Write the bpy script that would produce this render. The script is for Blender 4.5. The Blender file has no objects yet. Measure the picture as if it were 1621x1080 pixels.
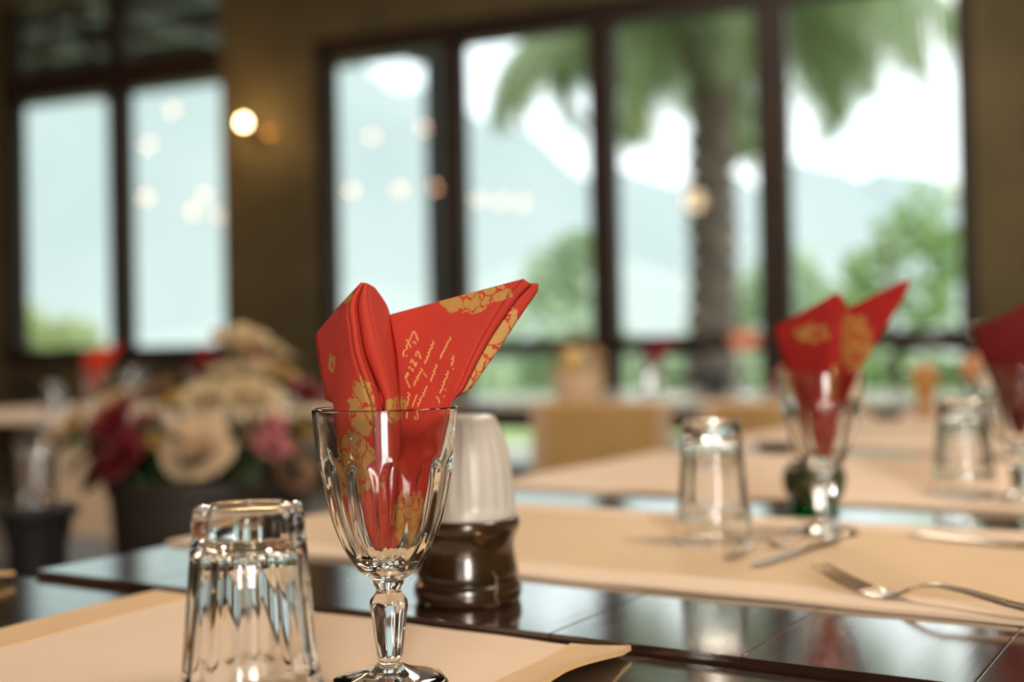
import bpy, bmesh, math, random
from mathutils import Vector, Matrix, Euler
from mathutils.bvhtree import BVHTree
SC = bpy.context.scene
COL = SC.collection
PI = math.pi
rad = math.radians

# ------------------------------------------------------------------ camera
cam_d = bpy.data.cameras.new('camera')
cam = bpy.data.objects.new('camera', cam_d)
COL.objects.link(cam)
cam_d.sensor_width = 36.0
cam_d.lens = 42.2
cam_d.clip_start = 0.02
cam_d.clip_end = 3000
cam_d.dof.use_dof = True
cam_d.dof.focus_distance = 0.70
cam_d.dof.aperture_fstop = 2.85
cam.location = (0, 0, 0.938)
# level view along +Y, tipped up a touch, rolled 1.12 degrees
_R = Matrix.Rotation(rad(90 + 0.633), 4, 'X') @ Matrix.Rotation(rad(-1.12), 4, 'Z')
cam.matrix_world = Matrix.Translation(cam.location) @ _R
SC.camera = cam

# ------------------------------------------------------------------ exposure
SC.view_settings.view_transform = 'Standard'
SC.view_settings.look = 'None'
SC.view_settings.gamma = 1.0
SC.view_settings.use_curve_mapping = False
SC.view_settings.exposure = 0.0
SC.cycles.max_bounces = 16
SC.cycles.transmission_bounces = 14
SC.cycles.transparent_max_bounces = 16
SC.cycles.sample_clamp_indirect = 40.0

# ------------------------------------------------------------------ sky (bright overcast)
world = bpy.data.worlds.new('overcast_sky')
SC.world = world
world.use_nodes = True
wn = world.node_tree
wn.nodes.clear()
w_out = wn.nodes.new('ShaderNodeOutputWorld')
w_bg = wn.nodes.new('ShaderNodeBackground')
w_tc = wn.nodes.new('ShaderNodeTexCoord')
w_no = wn.nodes.new('ShaderNodeTexNoise')
w_no.inputs['Scale'].default_value = 3.0
w_no.inputs['Detail'].default_value = 4.0
w_rp = wn.nodes.new('ShaderNodeValToRGB')
w_rp.color_ramp.elements[0].position = 0.35
w_rp.color_ramp.elements[0].color = (0.80, 0.90, 0.95, 1)
w_rp.color_ramp.elements[1].position = 0.7
w_rp.color_ramp.elements[1].color = (1.0, 1.0, 0.98, 1)
w_bg.inputs['Strength'].default_value = 2.3
wn.links.new(w_tc.outputs['Generated'], w_no.inputs['Vector'])
wn.links.new(w_no.outputs['Fac'], w_rp.inputs['Fac'])
wn.links.new(w_rp.outputs['Color'], w_bg.inputs['Color'])
wn.links.new(w_bg.outputs['Background'], w_out.inputs['Surface'])


def area(name, loc, look, sx, sy, power, col):
    l = bpy.data.lights.new(name, 'AREA')
    l.shape = 'RECTANGLE'
    l.size = sx
    l.size_y = sy
    l.energy = power
    l.color = col
    o = bpy.data.objects.new(name, l)
    COL.objects.link(o)
    o.location = loc
    d = Vector(look) - Vector(loc)
    o.rotation_euler = d.to_track_quat('-Z', 'Y').to_euler()
    return o


# added fill light behind the camera, set before the back wall opening
area('rear_fill_light', (0.95, -4.85, 2.3), (0.1, 1.5, 0.80), 2.2, 2.0, 640, (1.0, 0.91, 0.81))
# the warm shaded lamp hanging over the table, right of the view
area('hanging_lamp_light', (0.95, 1.0, 2.6), (0.75, 1.0, 0.75), 0.55, 0.55, 29, (1.0, 0.84, 0.65))


def point(name, loc, power, r, col=(1.0, 0.72, 0.42)):
    l = bpy.data.lights.new(name, 'POINT')
    l.energy = power
    l.shadow_soft_size = r
    l.color = col
    o = bpy.data.objects.new(name, l)
    COL.objects.link(o)
    o.location = loc
    return o


point('pendant_fill_light', (-1.306, 4.06, 2.35), 12, 0.10)
point('pendant_fill_light', (1.9, 3.4, 2.7), 34, 0.10)
area('far_table_fill', (1.0, 5.3, 3.92), (0.7, 4.6, 0.0), 0.7, 0.7, 80, (1.0, 0.88, 0.72))  # added unseen fill that brightens the far table
point('pendant_fill_light', (-1.6, 2.2, 2.5), 26, 0.10, (1.0, 0.80, 0.56))  # unseen fill added to lift the flower arrangement


# ------------------------------------------------------------------ materials
def mat(name, base, rough=0.5, metal=0.0, var=None, vscale=20.0, stretch=(1, 1, 1), bump=0.0, bscale=60.0,
        spec=0.5, coat=0.0, sheen=0.0, rvar=0.0, coords='Object', bdist=0.002, bdetail=6, coat_ior=1.5, coat_rough=0.12):
    m = bpy.data.materials.new(name)
    m.use_nodes = True
    nt = m.node_tree
    b = nt.nodes['Principled BSDF']
    b.inputs['Base Color'].default_value = (*base, 1)
    b.inputs['Roughness'].default_value = rough
    b.inputs['Metallic'].default_value = metal
    b.inputs['Specular IOR Level'].default_value = spec
    b.inputs['Coat Weight'].default_value = coat
    b.inputs['Coat Roughness'].default_value = coat_rough
    b.inputs['Coat IOR'].default_value = coat_ior
    b.inputs['Sheen Weight'].default_value = sheen
    tc = nt.nodes.new('ShaderNodeTexCoord')
    mp = nt.nodes.new('ShaderNodeMapping')
    mp.inputs['Scale'].default_value = stretch
    nt.links.new(tc.outputs[coords], mp.inputs['Vector'])
    if var is not None:
        n = nt.nodes.new('ShaderNodeTexNoise')
        n.inputs['Scale'].default_value = vscale
        n.inputs['Detail'].default_value = 5
        r = nt.nodes.new('ShaderNodeValToRGB')
        r.color_ramp.elements[0].position = 0.3
        r.color_ramp.elements[1].position = 0.7
        r.color_ramp.elements[0].color = (*base, 1)
        r.color_ramp.elements[1].color = (*var, 1)
        nt.links.new(mp.outputs['Vector'], n.inputs['Vector'])
        nt.links.new(n.outputs['Fac'], r.inputs['Fac'])
        nt.links.new(r.outputs['Color'], b.inputs['Base Color'])
    if bump > 0:
        n2 = nt.nodes.new('ShaderNodeTexNoise')
        n2.inputs['Scale'].default_value = bscale
        n2.inputs['Detail'].default_value = bdetail
        bp = nt.nodes.new('ShaderNodeBump')
        bp.inputs['Strength'].default_value = bump
        bp.inputs['Distance'].default_value = bdist
        nt.links.new(mp.outputs['Vector'], n2.inputs['Vector'])
        nt.links.new(n2.outputs['Fac'], bp.inputs['Height'])
        nt.links.new(bp.outputs['Normal'], b.inputs['Normal'])
        if rvar > 0:
            mr = nt.nodes.new('ShaderNodeMapRange')
            mr.inputs['To Min'].default_value = max(0.02, rough - rvar)
            mr.inputs['To Max'].default_value = rough + rvar
            nt.links.new(n2.outputs['Fac'], mr.inputs['Value'])
            nt.links.new(mr.outputs['Result'], b.inputs['Roughness'])
    return m


def glassmat(name, col=(0.995, 1.0, 0.997), ior=1.5, rough=0.0):
    m = bpy.data.materials.new(name)
    m.use_nodes = True
    nt = m.node_tree
    nt.nodes.clear()
    o = nt.nodes.new('ShaderNodeOutputMaterial')
    g = nt.nodes.new('ShaderNodeBsdfGlass')
    g.inputs['Color'].default_value = (*col, 1)
    g.inputs['IOR'].default_value = ior
    g.inputs['Roughness'].default_value = rough
    nt.links.new(g.outputs['BSDF'], o.inputs['Surface'])
    return m


def panemat(name):
    """Architectural glass: clear with a Fresnel mirror layer."""
    m = bpy.data.materials.new(name)
    m.use_nodes = True
    nt = m.node_tree
    nt.nodes.clear()
    o = nt.nodes.new('ShaderNodeOutputMaterial')
    t = nt.nodes.new('ShaderNodeBsdfTransparent')
    t.inputs['Color'].default_value = (0.95, 0.985, 0.97, 1)
    g = nt.nodes.new('ShaderNodeBsdfGlossy')
    g.inputs['Roughness'].default_value = 0.0
    f = nt.nodes.new('ShaderNodeFresnel')
    f.inputs['IOR'].default_value = 1.5
    mx = nt.nodes.new('ShaderNodeMixShader')
    nt.links.new(f.outputs['Fac'], mx.inputs['Fac'])
    nt.links.new(t.outputs['BSDF'], mx.inputs[1])
    nt.links.new(g.outputs['BSDF'], mx.inputs[2])
    nt.links.new(mx.outputs['Shader'], o.inputs['Surface'])
    return m


def emit(name, col, s):
    m = bpy.data.materials.new(name)
    m.use_nodes = True
    b = m.node_tree.nodes['Principled BSDF']
    b.inputs['Base Color'].default_value = (*col, 1)
    b.inputs['Emission Color'].default_value = (*col, 1)
    b.inputs['Emission Strength'].default_value = s
    return m


def leafmat(name, a, b_, trans=0.35):
    m = mat(name, a, 0.5, var=b_, vscale=6.0)
    nt = m.node_tree
    pr = nt.nodes['Principled BSDF']
    out = [n for n in nt.nodes if n.type == 'OUTPUT_MATERIAL'][0]
    tr = nt.nodes.new('ShaderNodeBsdfTranslucent')
    tr.inputs['Color'].default_value = (*b_, 1)
    mx = nt.nodes.new('ShaderNodeMixShader')
    mx.inputs['Fac'].default_value = trans
    nt.links.new(pr.outputs['BSDF'], mx.inputs[1])
    nt.links.new(tr.outputs['BSDF'], mx.inputs[2])
    nt.links.new(mx.outputs['Shader'], out.inputs['Surface'])
    return m


# ------------------------------------------------------------------ mesh building
class MB:
    def __init__(self):
        self.v = []
        self.f = []
        self.m = []
        self.flat = set()

    def add(self, verts, faces, mi=0):
        b = len(self.v)
        self.v += [tuple(p) for p in verts]
        self.f += [tuple(b + i for i in f) for f in faces]
        self.m += [mi] * len(faces)
        return self

    def box(self, x0, x1, y0, y1, z0, z1, mi=0, bev=0.0):
        if bev <= 0:
            vs = [(x, y, z) for z in (z0, z1) for y in (y0, y1) for x in (x0, x1)]
            fs = [(0, 2, 3, 1), (4, 5, 7, 6), (0, 1, 5, 4), (2, 6, 7, 3), (0, 4, 6, 2), (1, 3, 7, 5)]
            return self.add(vs, fs, mi)
        bm = bmesh.new()
        bmesh.ops.create_cube(bm, size=1.0)
        for v in bm.verts:
            v.co = ((x0 + x1) / 2 + v.co.x * (x1 - x0), (y0 + y1) / 2 + v.co.y * (y1 - y0), (z0 + z1) / 2 + v.co.z * (z1 - z0))
        bmesh.ops.bevel(bm, geom=list(bm.edges), offset=bev, segments=2, affect='EDGES', profile=0.6)
        bm.verts.index_update()
        f0 = len(self.f)
        self.add([v.co[:] for v in bm.verts], [[v.index for v in f.verts] for f in bm.faces], mi)
        self.flat |= set(range(f0, len(self.f)))
        bm.free()
        return self

    def tube(self, pts, r, n=8, mi=0, cap=True):
        pts = [Vector(p) for p in pts]
        N = len(pts)
        rs = r if isinstance(r, (list, tuple)) else [r] * N
        vs, fs = [], []
        up = Vector((0, 0, 1))
        prev = None
        for i, p in enumerate(pts):
            t = (pts[min(i + 1, N - 1)] - pts[max(i - 1, 0)]).normalized()
            if prev is None:
                a = t.cross(up)
                if a.length < 1e-3:
                    a = t.cross(Vector((1, 0, 0)))
                a.normalize()
            else:
                a = (prev - t * prev.dot(t))
                a.normalize()
            prev = a
            b = t.cross(a)
            for k in range(n):
                th = 2 * PI * k / n
                vs.append(p + (a * math.cos(th) + b * math.sin(th)) * rs[i])
        for i in range(N - 1):
            for k in range(n):
                fs.append((i * n + k, i * n + (k + 1) % n, (i + 1) * n + (k + 1) % n, (i + 1) * n + k))
        if cap:
            fs.append(tuple(range(n - 1, -1, -1)))
            fs.append(tuple((N - 1) * n + k for k in range(n)))
        return self.add(vs, fs, mi)

    def lathe(self, rows, n=32, mi=0, rf=None, c=(0, 0, 0)):
        """rows: (r, z) or (r, z, tag) from start to end; r<=0 makes a pole. rf(r, z, theta, tag) -> r, or (r, z)."""
        vs, fs, idx = [], [], []
        for row in rows:
            r, z = row[0], row[1]
            tag = row[2] if len(row) > 2 else 0
            if r <= 1e-7:
                idx.append([len(vs)])
                vs.append((c[0], c[1], c[2] + z))
            else:
                ring = []
                for k in range(n):
                    th = 2 * PI * k / n
                    rr = rf(r, z, th, tag) if rf else r
                    ring.append(len(vs))
                    vs.append((c[0] + rr * math.cos(th), c[1] + rr * math.sin(th), c[2] + z))
                idx.append(ring)
        for a, b in zip(idx, idx[1:]):
            for k in range(n):
                k2 = (k + 1) % n
                if len(a) == 1 and len(b) == 1:
                    continue
                if len(a) == 1:
                    fs.append((a[0], b[k2], b[k]))
                elif len(b) == 1:
                    fs.append((a[k], a[k2], b[0]))
                else:
                    fs.append((a[k], a[k2], b[k2], b[k]))
        return self.add(vs, fs, mi)

    def sheet(self, nu, nv, f, th, mi=0):
        """Cloth-like sheet with real thickness. f(a, b) with a, b in 0..1 gives the middle surface."""
        P = [[Vector(f(i / nu, j / nv)) for j in range(nv + 1)] for i in range(nu + 1)]
        top, bot = [], []
        for i in range(nu + 1):
            for j in range(nv + 1):
                du = P[min(i + 1, nu)][j] - P[max(i - 1, 0)][j]
                dv = P[i][min(j + 1, nv)] - P[i][max(j - 1, 0)]
                n = du.cross(dv)
                if n.length < 1e-12:
                    n = Vector((0, 0, 1))
                n.normalize()
                top.append(P[i][j] + n * th / 2)
                bot.append(P[i][j] - n * th / 2)
        N = (nu + 1) * (nv + 1)
        q = lambda i, j: i * (nv + 1) + j
        fs = []
        for i in range(nu):
            for j in range(nv):
                fs.append((q(i, j), q(i + 1, j), q(i + 1, j + 1), q(i, j + 1)))
                fs.append((N + q(i, j), N + q(i, j + 1), N + q(i + 1, j + 1), N + q(i + 1, j)))
        rim = [q(i, 0) for i in range(nu + 1)] + [q(nu, j) for j in range(1, nv + 1)] + \
              [q(i, nv) for i in range(nu - 1, -1, -1)] + [q(0, j) for j in range(nv - 1, 0, -1)]
        for a, b in zip(rim, rim[1:] + rim[:1]):
            fs.append((a, N + a, N + b, b))
        return self.add(top + bot, fs, mi)

    def mesh(self, name, mats, smooth=True, angle=None):
        me = bpy.data.meshes.new(name)
        me.from_pydata(self.v, [], self.f)
        for m in (mats if isinstance(mats, (list, tuple)) else [mats]):
            me.materials.append(m)
        me.polygons.foreach_set('material_index', self.m)
        me.polygons.foreach_set('use_smooth', [smooth and i not in self.flat for i in range(len(self.f))])
        me.update()
        if smooth and angle is not None:
            me.set_sharp_from_angle(angle=rad(angle))
            if self.flat:
                me.polygons.foreach_set('use_smooth', [i not in self.flat for i in range(len(self.f))])
        return me

    def build(self, name, mats, parent=None, smooth=True, angle=40, loc=None, rot=None):
        o = bpy.data.objects.new(name, self.mesh(name, mats, smooth, angle))
        COL.objects.link(o)
        if parent is not None:
            o.parent = parent
        if loc is not None:
            o.location = loc
        if rot is not None:
            o.rotation_euler = rot
        return o


def tag(o, label, cat, group=None):
    o['label'] = label
    o['category'] = cat
    if group:
        o['group'] = group
    return o


def thing(name, label, cat, loc=(0, 0, 0), rz=0.0, group=None, rot=None):
    o = bpy.data.objects.new(name, None)
    COL.objects.link(o)
    o.location = loc
    o.rotation_euler = rot if rot else (0, 0, rz)
    return tag(o, label, cat, group)


def struct(o):
    o['kind'] = 'structure'
    return o


def sroot(name, loc=(0, 0, 0), rz=0.0):
    o = bpy.data.objects.new(name, None)
    COL.objects.link(o)
    o.location = loc
    o.rotation_euler = (0, 0, rz)
    return struct(o)


def copy_tree(o, parent=None, top=True, loc=None, rz=None, label=None, group=None):
    kids = list(o.children)
    c = o.copy()
    COL.objects.link(c)
    if parent is not None:
        c.parent = parent
    for ch in kids:
        copy_tree(ch, c, False)
    if top:
        if loc is not None:
            c.location = loc
        if rz is not None:
            c.rotation_euler = (0, 0, rz)
        if label:
            c['label'] = label
        if group:
            c['group'] = group
    return c


def smooth_path(pts, n):
    """Catmull-Rom through pts, n+1 samples, spaced by control index."""
    pts = [Vector(p) for p in pts]
    out = []
    m = len(pts) - 1
    for i in range(n + 1):
        t = i / n * m
        k = min(int(t), m - 1)
        f = t - k
        p0, p1, p2, p3 = pts[max(k - 1, 0)], pts[k], pts[k + 1], pts[min(k + 2, m)]
        out.append(0.5 * ((2 * p1) + (p2 - p0) * f + (2 * p0 - 5 * p1 + 4 * p2 - p3) * f * f + (3 * p1 - p0 - 3 * p2 + p3) * f ** 3))
    return out


# the tables stand turned 32 degrees to the view: local x runs along their near edge, local y across
RZ = rad(-32.0)


def P(u, v, z=0.0):
    return (0.848 * u + 0.53 * v, -0.53 * u + 0.848 * v, z)


# the window wall: local x along the wall to the right, local y outwards
WALL_O = (0.0, 7.6, 0.0)
WRZ = math.atan2(-0.39, 0.92)


def W(s, d, z):
    """point s along the window wall, d in front of it (into the room), z up"""
    return (0.9207 * s - 0.3903 * d, 7.6 - 0.3903 * s - 0.9207 * d, z)


# ================================================================== MATERIALS
M_plaster = mat('olive_plaster', (0.064, 0.051, 0.023), 0.85, var=(0.135, 0.102, 0.044), vscale=1.6, bump=0.25, bscale=30)
M_darkwood = mat('dark_frame_wood', (0.018, 0.010, 0.007), 0.55, var=(0.030, 0.017, 0.011), vscale=8, spec=0.3)
M_floor = mat('stone_floor', (0.22, 0.21, 0.19), 0.35, var=(0.30, 0.29, 0.26), vscale=2.5, bump=0.1, bscale=15)
M_ceil = mat('ceiling_boards', (0.16, 0.13, 0.09), 0.8, var=(0.2, 0.16, 0.11), vscale=3)
M_pane = panemat('window_glass')
M_table = mat('glossy_dark_plank', (0.020, 0.009, 0.006), 0.13, var=(0.034, 0.014, 0.009), vscale=3, stretch=(14, 1.6, 8),
              bump=0.13, bscale=5, rvar=0.05, bdist=0.0010, bdetail=3, spec=1.0, coat=1.0, coat_ior=1.9, coat_rough=0.12)
M_table_near = mat('glossy_dark_plank_near', (0.020, 0.009, 0.006), 0.14, var=(0.034, 0.015, 0.010), vscale=3,
                   stretch=(1.6, 14, 8), bump=0.13, bscale=5, rvar=0.05, bdist=0.0010, bdetail=3, spec=1.0, coat=1.0, coat_ior=1.9, coat_rough=0.12)
M_glaretop = mat('window_glare_top', (0.64, 0.63, 0.56), 0.22, var=(0.70, 0.69, 0.62), vscale=4, coat=0.6)  # grazing window reflection put into the colour of the far table top
M_tableside = mat('dark_table_wood', (0.022, 0.010, 0.007), 0.4, var=(0.045, 0.020, 0.011), vscale=12)
M_linen = mat('pale_linen', (0.66, 0.47, 0.315), 0.9, var=(0.71, 0.52, 0.36), vscale=9, bump=0.35, bscale=900, sheen=0.25, bdist=0.0005)
M_hem = mat('ochre_hem', (0.56, 0.335, 0.125), 0.9, var=(0.63, 0.39, 0.155), vscale=14, bump=0.35, bscale=900, sheen=0.25, bdist=0.0005)
M_tan = mat('tan_linen', (0.57, 0.385, 0.205), 0.9, var=(0.63, 0.435, 0.245), vscale=5, bump=0.35, bscale=900, sheen=0.2, bdist=0.0005)
M_glass = glassmat('clear_glass')
M_green = glassmat('dark_green_glass', (0.10, 0.16, 0.07))
M_steel = mat('polished_steel', (0.66, 0.58, 0.49), 0.24, metal=1.0, var=(0.66, 0.58, 0.5), vscale=60)
M_black = mat('black_matte', (0.012, 0.011, 0.012), 0.5, var=(0.02, 0.018, 0.018), vscale=20, spec=0.2)
M_chair = mat('black_chair_wood', (0.014, 0.010, 0.009), 0.35, var=(0.022, 0.015, 0.012), vscale=14)
M_rib = mat('white_ribbed_dome', (0.56, 0.52, 0.455), 0.32, var=(0.63, 0.59, 0.525), vscale=30)
M_mill = mat('turned_dark_wood', (0.022, 0.011, 0.0045), 0.2, var=(0.050, 0.023, 0.008), vscale=10, stretch=(1, 1, 6), coat=0.5)
M_knot = mat('amber_knot_wood', (0.22, 0.10, 0.025), 0.3, var=(0.08, 0.035, 0.012), vscale=90, coat=0.4)
M_crack = mat('pale_crack', (0.30, 0.22, 0.16), 0.6)
M_warm = emit('warm_bulb', (1.0, 0.72, 0.36), 26)
M_globe = emit('opal_globe', (1.0, 0.50, 0.26), 36)
M_globe2 = emit('amber_globe', (1.0, 0.50, 0.12), 5)
M_brass = mat('aged_brass', (0.30, 0.19, 0.07), 0.35, metal=1.0, var=(0.22, 0.13, 0.05), vscale=40)


def napkin_material(name, patches, red, red2, gold):
    """red cotton printed with ragged gold flower patches, each an ellipse (x, z, rx, rz) in metres on the cloth"""
    m = mat(name, red, 0.85, var=red2, vscale=45, bump=0.3, bscale=1500, spec=0.2, bdist=0.0003)
    nt = m.node_tree
    pr = nt.nodes['Principled BSDF']
    src = pr.inputs['Base Color'].links[0].from_socket
    tc = [n for n in nt.nodes if n.type == 'TEX_COORD'][0]
    nz = nt.nodes.new('ShaderNodeTexNoise')
    nz.inputs['Scale'].default_value = 150
    nz.inputs['Detail'].default_value = 4
    nt.links.new(tc.outputs['Object'], nz.inputs['Vector'])
    acc = None

    def math_(op, a, b):
        n = nt.nodes.new('ShaderNodeMath')
        n.operation = op
        for k, x in enumerate((a, b)):
            if isinstance(x, (int, float)):
                n.inputs[k].default_value = x
            else:
                nt.links.new(x, n.inputs[k])
        return n.outputs[0]
    sep = nt.nodes.new('ShaderNodeSeparateXYZ')
    nt.links.new(tc.outputs['Object'], sep.inputs[0])
    for (x, z, rx, rz) in patches:
        a = math_('MULTIPLY', math_('SUBTRACT', sep.outputs['X'], x), 1 / rx)
        b = math_('MULTIPLY', math_('SUBTRACT', sep.outputs['Z'], z), 1 / rz)
        d = math_('SUBTRACT', 1.0, math_('ADD', math_('MULTIPLY', a, a), math_('MULTIPLY', b, b)))
        acc = d if acc is None else math_('MAXIMUM', acc, d)
    val = math_('ADD', acc, math_('MULTIPLY', math_('SUBTRACT', nz.outputs['Fac'], 0.5), 2.2))
    mask = math_('GREATER_THAN', val, 0.12)
    # red outlines of petals inside the gold
    vo = nt.nodes.new('ShaderNodeTexVoronoi')
    vo.feature = 'DISTANCE_TO_EDGE'
    vo.inputs['Scale'].default_value = 80
    wob = nt.nodes.new('ShaderNodeVectorMath')
    wob.operation = 'MULTIPLY_ADD'
    nt.links.new(nz.outputs['Color'], wob.inputs[0])
    wob.inputs[1].default_value = (0.014, 0.014, 0.014)
    nt.links.new(tc.outputs['Object'], wob.inputs[2])
    nt.links.new(wob.outputs[0], vo.inputs['Vector'])
    line = math_('GREATER_THAN', vo.outputs['Distance'], 0.045)
    mask = math_('MULTIPLY', mask, line)
    mx = nt.nodes.new('ShaderNodeMixRGB')
    mx.inputs[2].default_value = (*gold, 1)
    nt.links.new(mask, mx.inputs[0])
    nt.links.new(src, mx.inputs[1])
    nt.links.new(mx.outputs[0], pr.inputs['Base Color'])
    return m


PATCH_A = [(0.049, 0.223, 0.017, 0.008), (0.058, 0.227, 0.018, 0.006), (-0.0325, 0.1875, 0.0036, 0.0060), (-0.0115, 0.160, 0.0090, 0.020),
           (-0.021, 0.226, 0.005, 0.004), (0.006, 0.160, 0.0045, 0.008), (-0.020, 0.128, 0.016, 0.022), (0.014, 0.096, 0.012, 0.016),
           (0.066, 0.205, 0.012, 0.020), (0.057, 0.188, 0.012, 0.016)]
M_napkin = napkin_material('printed_red_cotton', PATCH_A[:8], (0.50, 0.044, 0.027), (0.56, 0.054, 0.033), (0.50, 0.265, 0.07))
M_napgold = napkin_material('gold_printed_hem', [(0.068, 0.213, 0.010, 0.013), (0.062, 0.202, 0.012, 0.016), (0.052, 0.186, 0.010, 0.013), (0.045, 0.176, 0.007, 0.009)],
                            (0.50, 0.044, 0.027), (0.56, 0.054, 0.033), (0.60, 0.33, 0.11))
M_napdark = napkin_material('printed_dark_red_cotton', [(0.036, 0.19, 0.018, 0.030), (-0.01, 0.20, 0.014, 0.010), (0.01, 0.15, 0.01, 0.02)],
                            (0.30, 0.014, 0.011), (0.35, 0.018, 0.013), (0.42, 0.20, 0.05))
M_script = mat('gold_ink', (0.66, 0.36, 0.10), 0.6)

# ================================================================== ROOM SHELL
ww = sroot('wall_front', WALL_O, WRZ)
PL = MB()
PL.box(-2.20, -1.44, 0, 0.30, 0, 4.0)          # pier between the two window groups
PL.box(-1.44, 2.752, 0, 0.30, 3.11, 4.0)       # above the right group
PL.box(2.752, 5.6, 0, 0.30, 0, 4.0)            # right of the right group
PL.box(-8.6, -2.20, 0, 0.30, 3.72, 4.0)
PL.box(-8.6, -4.30, 0, 0.30, 0, 3.72)
PL.box(-4.30, -2.20, 0, 0.30, 0, 0.93)
PL.build('plaster', M_plaster, ww, smooth=False)
fl = struct(MB().box(-8.6, 5.6, -11.5, 0.0, -0.12, 0.0).build('floor', M_floor, smooth=False, loc=WALL_O, rot=(0, 0, WRZ)))
ce = struct(MB().box(-8.6, 5.6, -11.5, 0.3, 4.0, 4.15).build('ceiling', M_ceil, smooth=False, loc=WALL_O, rot=(0, 0, WRZ)))
struct(MB().box(-8.85, -8.6, -11.5, 0.3, 0.0, 4.0).build('wall_left', M_plaster, smooth=False, loc=WALL_O, rot=(0, 0, WRZ)))
rw = MB()
rw.box(5.6, 5.85, -11.5, 0.3, 0, 4.0)
struct(rw.build('wall_right', M_plaster, smooth=False, loc=WALL_O, rot=(0, 0, WRZ)))
bw = MB()
bw.box(-8.6, 3.6, -11.75, -11.5, 0, 4.0)
bw.box(3.6, 5.6, -11.75, -11.5, 3.4, 4.0)
bw.box(3.6, 5.6, -11.75, -11.5, 0, 0.6)
struct(bw.build('wall_back', M_plaster, smooth=False, loc=WALL_O, rot=(0, 0, WRZ)))


def member(name, root, x0, x1, z0, z1, y0=0.06, y1=0.20):
    return MB().box(x0, x1, y0, y1, z0, z1, bev=0.012).build(name, M_darkwood, root)


def pane(root, x0, x1, z0, z1):
    # one sheet, turned into the room
    b = MB()
    b.add([(x0 - .01, 0.13, z0 - .01), (x1 + .01, 0.13, z0 - .01), (x1 + .01, 0.13, z1 + .01), (x0 - .01, 0.13, z1 + .01)], [(0, 1, 2, 3)])
    return b.build('pane', M_pane, root, smooth=False)


# right-hand window group: four tall casements with low panes under a mid rail
w1 = sroot('window_1', WALL_O, WRZ)
for a, b in ((-1.44, -1.348), (-0.504, -0.358), (0.512, 0.680), (1.556, 1.745), (2.665, 2.752)):
    member('post', w1, a, b, 0.0, 3.11)
member('header', w1, -1.44, 2.752, 2.97, 3.11, 0.05, 0.21)
for a, b in ((-1.348, -0.504), (-0.358, 0.512), (0.680, 1.556), (1.745, 2.665)):
    member('rail', w1, a, b, 0.93, 1.035)
    member('bottom_rail', w1, a, b, 0.0, 0.22)
    pane(w1, a, b, 1.035, 2.97)
    pane(w1, a, b, 0.22, 0.93)
# left-hand window group: two casements and a transom above
w2 = sroot('window_2', WALL_O, WRZ)
for a, b in ((-4.30, -4.19), (-3.276, -3.128), (-2.228, -2.13)):
    member('post', w2, a, b, 0.93, 3.72)
member('header', w2, -4.30, -2.13, 2.955, 3.17, 0.04, 0.21)
member('rail', w2, -4.30, -2.13, 0.93, 1.05, 0.03, 0.21)
for a, b in ((-4.19, -3.276), (-3.128, -2.228)):
    pane(w2, a, b, 1.05, 2.955)
    pane(w2, a, b, 3.17, 3.72)
# braces across the transom
MB().tube([(-3.95, 0.10, 3.17), (-3.75, 0.10, 3.72)], 0.035, 6).build('brace', M_darkwood, w2)
MB().tube([(-3.42, 0.10, 3.17), (-3.60, 0.10, 3.72)], 0.035, 6).build('brace', M_darkwood, w2)

# ================================================================== OUTSIDE
M_porchdark = mat('porch_roof_boards', (0.028, 0.026, 0.024), 0.7, var=(0.04, 0.036, 0.032), vscale=3)
M_rafter = mat('weathered_rafter', (0.17, 0.18, 0.175), 0.7, var=(0.24, 0.25, 0.24), vscale=5)
porch = thing('porch_roof', 'dark boarded porch roof seen through the transom above the left windows', 'roof', W(-4.5, -0.3, 0), WRZ)
MB().box(-4.1, 2.35, 0.0, 3.4, 4.02, 4.10).build('roof_boards', M_porchdark, porch, smooth=False)
for y in (0.75, 1.55, 2.35, 3.15):
    MB().box(-4.1, 2.35, y - 0.06, y + 0.06, 3.86, 4.02, bev=0.01).build('rafter', M_rafter, porch)
for x in (-4.0, 2.25):
    MB().box(x - .07, x + .07, 3.1, 3.24, -0.6, 3.9, bev=0.01).build('post', M_porchdark, porch)
for x in (-2.2, -0.6, 0.55, 1.6):
    MB().tube([(x, 0.1, 3.84), (x + 0.5, 3.2, 3.84)], 0.05, 6).build('cross_beam', M_rafter, porch)

M_grass = mat('lawn_grass', (0.30, 0.40, 0.14), 0.9, var=(0.42, 0.50, 0.20), vscale=0.25)
g = MB()
nn = 40
vs, fs = [], []
for i in range(nn + 1):
    for j in range(nn + 1):
        x = -160 + 300 * i / nn
        y = 8.2 + 260 * (j / nn) ** 1.6
        vs.append((x, y, -0.6 - 0.004 * (y - 8) + 0.25 * math.sin(x * 0.13) * math.sin(y * 0.09) * min(1, (y - 8) / 30)))
for i in range(nn):
    for j in range(nn):
        q = i * (nn + 1) + j
        fs.append((q, q + nn + 1, q + nn + 2, q + 1))
g.add(vs, fs)
struct(g.build('ground_outside', M_grass))
M_terr = mat('terrace_paving', (0.50, 0.48, 0.43), 0.8, var=(0.58, 0.56, 0.5), vscale=1.5)
struct(MB().box(-8.6, 6.0, 0.30, 5.2, -0.5, -0.04).build('terrace_ground', M_terr, smooth=False, loc=WALL_O, rot=(0, 0, WRZ)))

M_hill = mat('hazy_mountain', (0.37, 0.43, 0.425), 1.0, var=(0.44, 0.49, 0.48), vscale=0.02, spec=0.0)  # haze is painted into the pale colour
M_mid = mat('misty_foothill', (0.42, 0.48, 0.45), 1.0, var=(0.54, 0.57, 0.54), vscale=0.05, spec=0.0)  # whitish mist put into the hill's own colour


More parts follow.
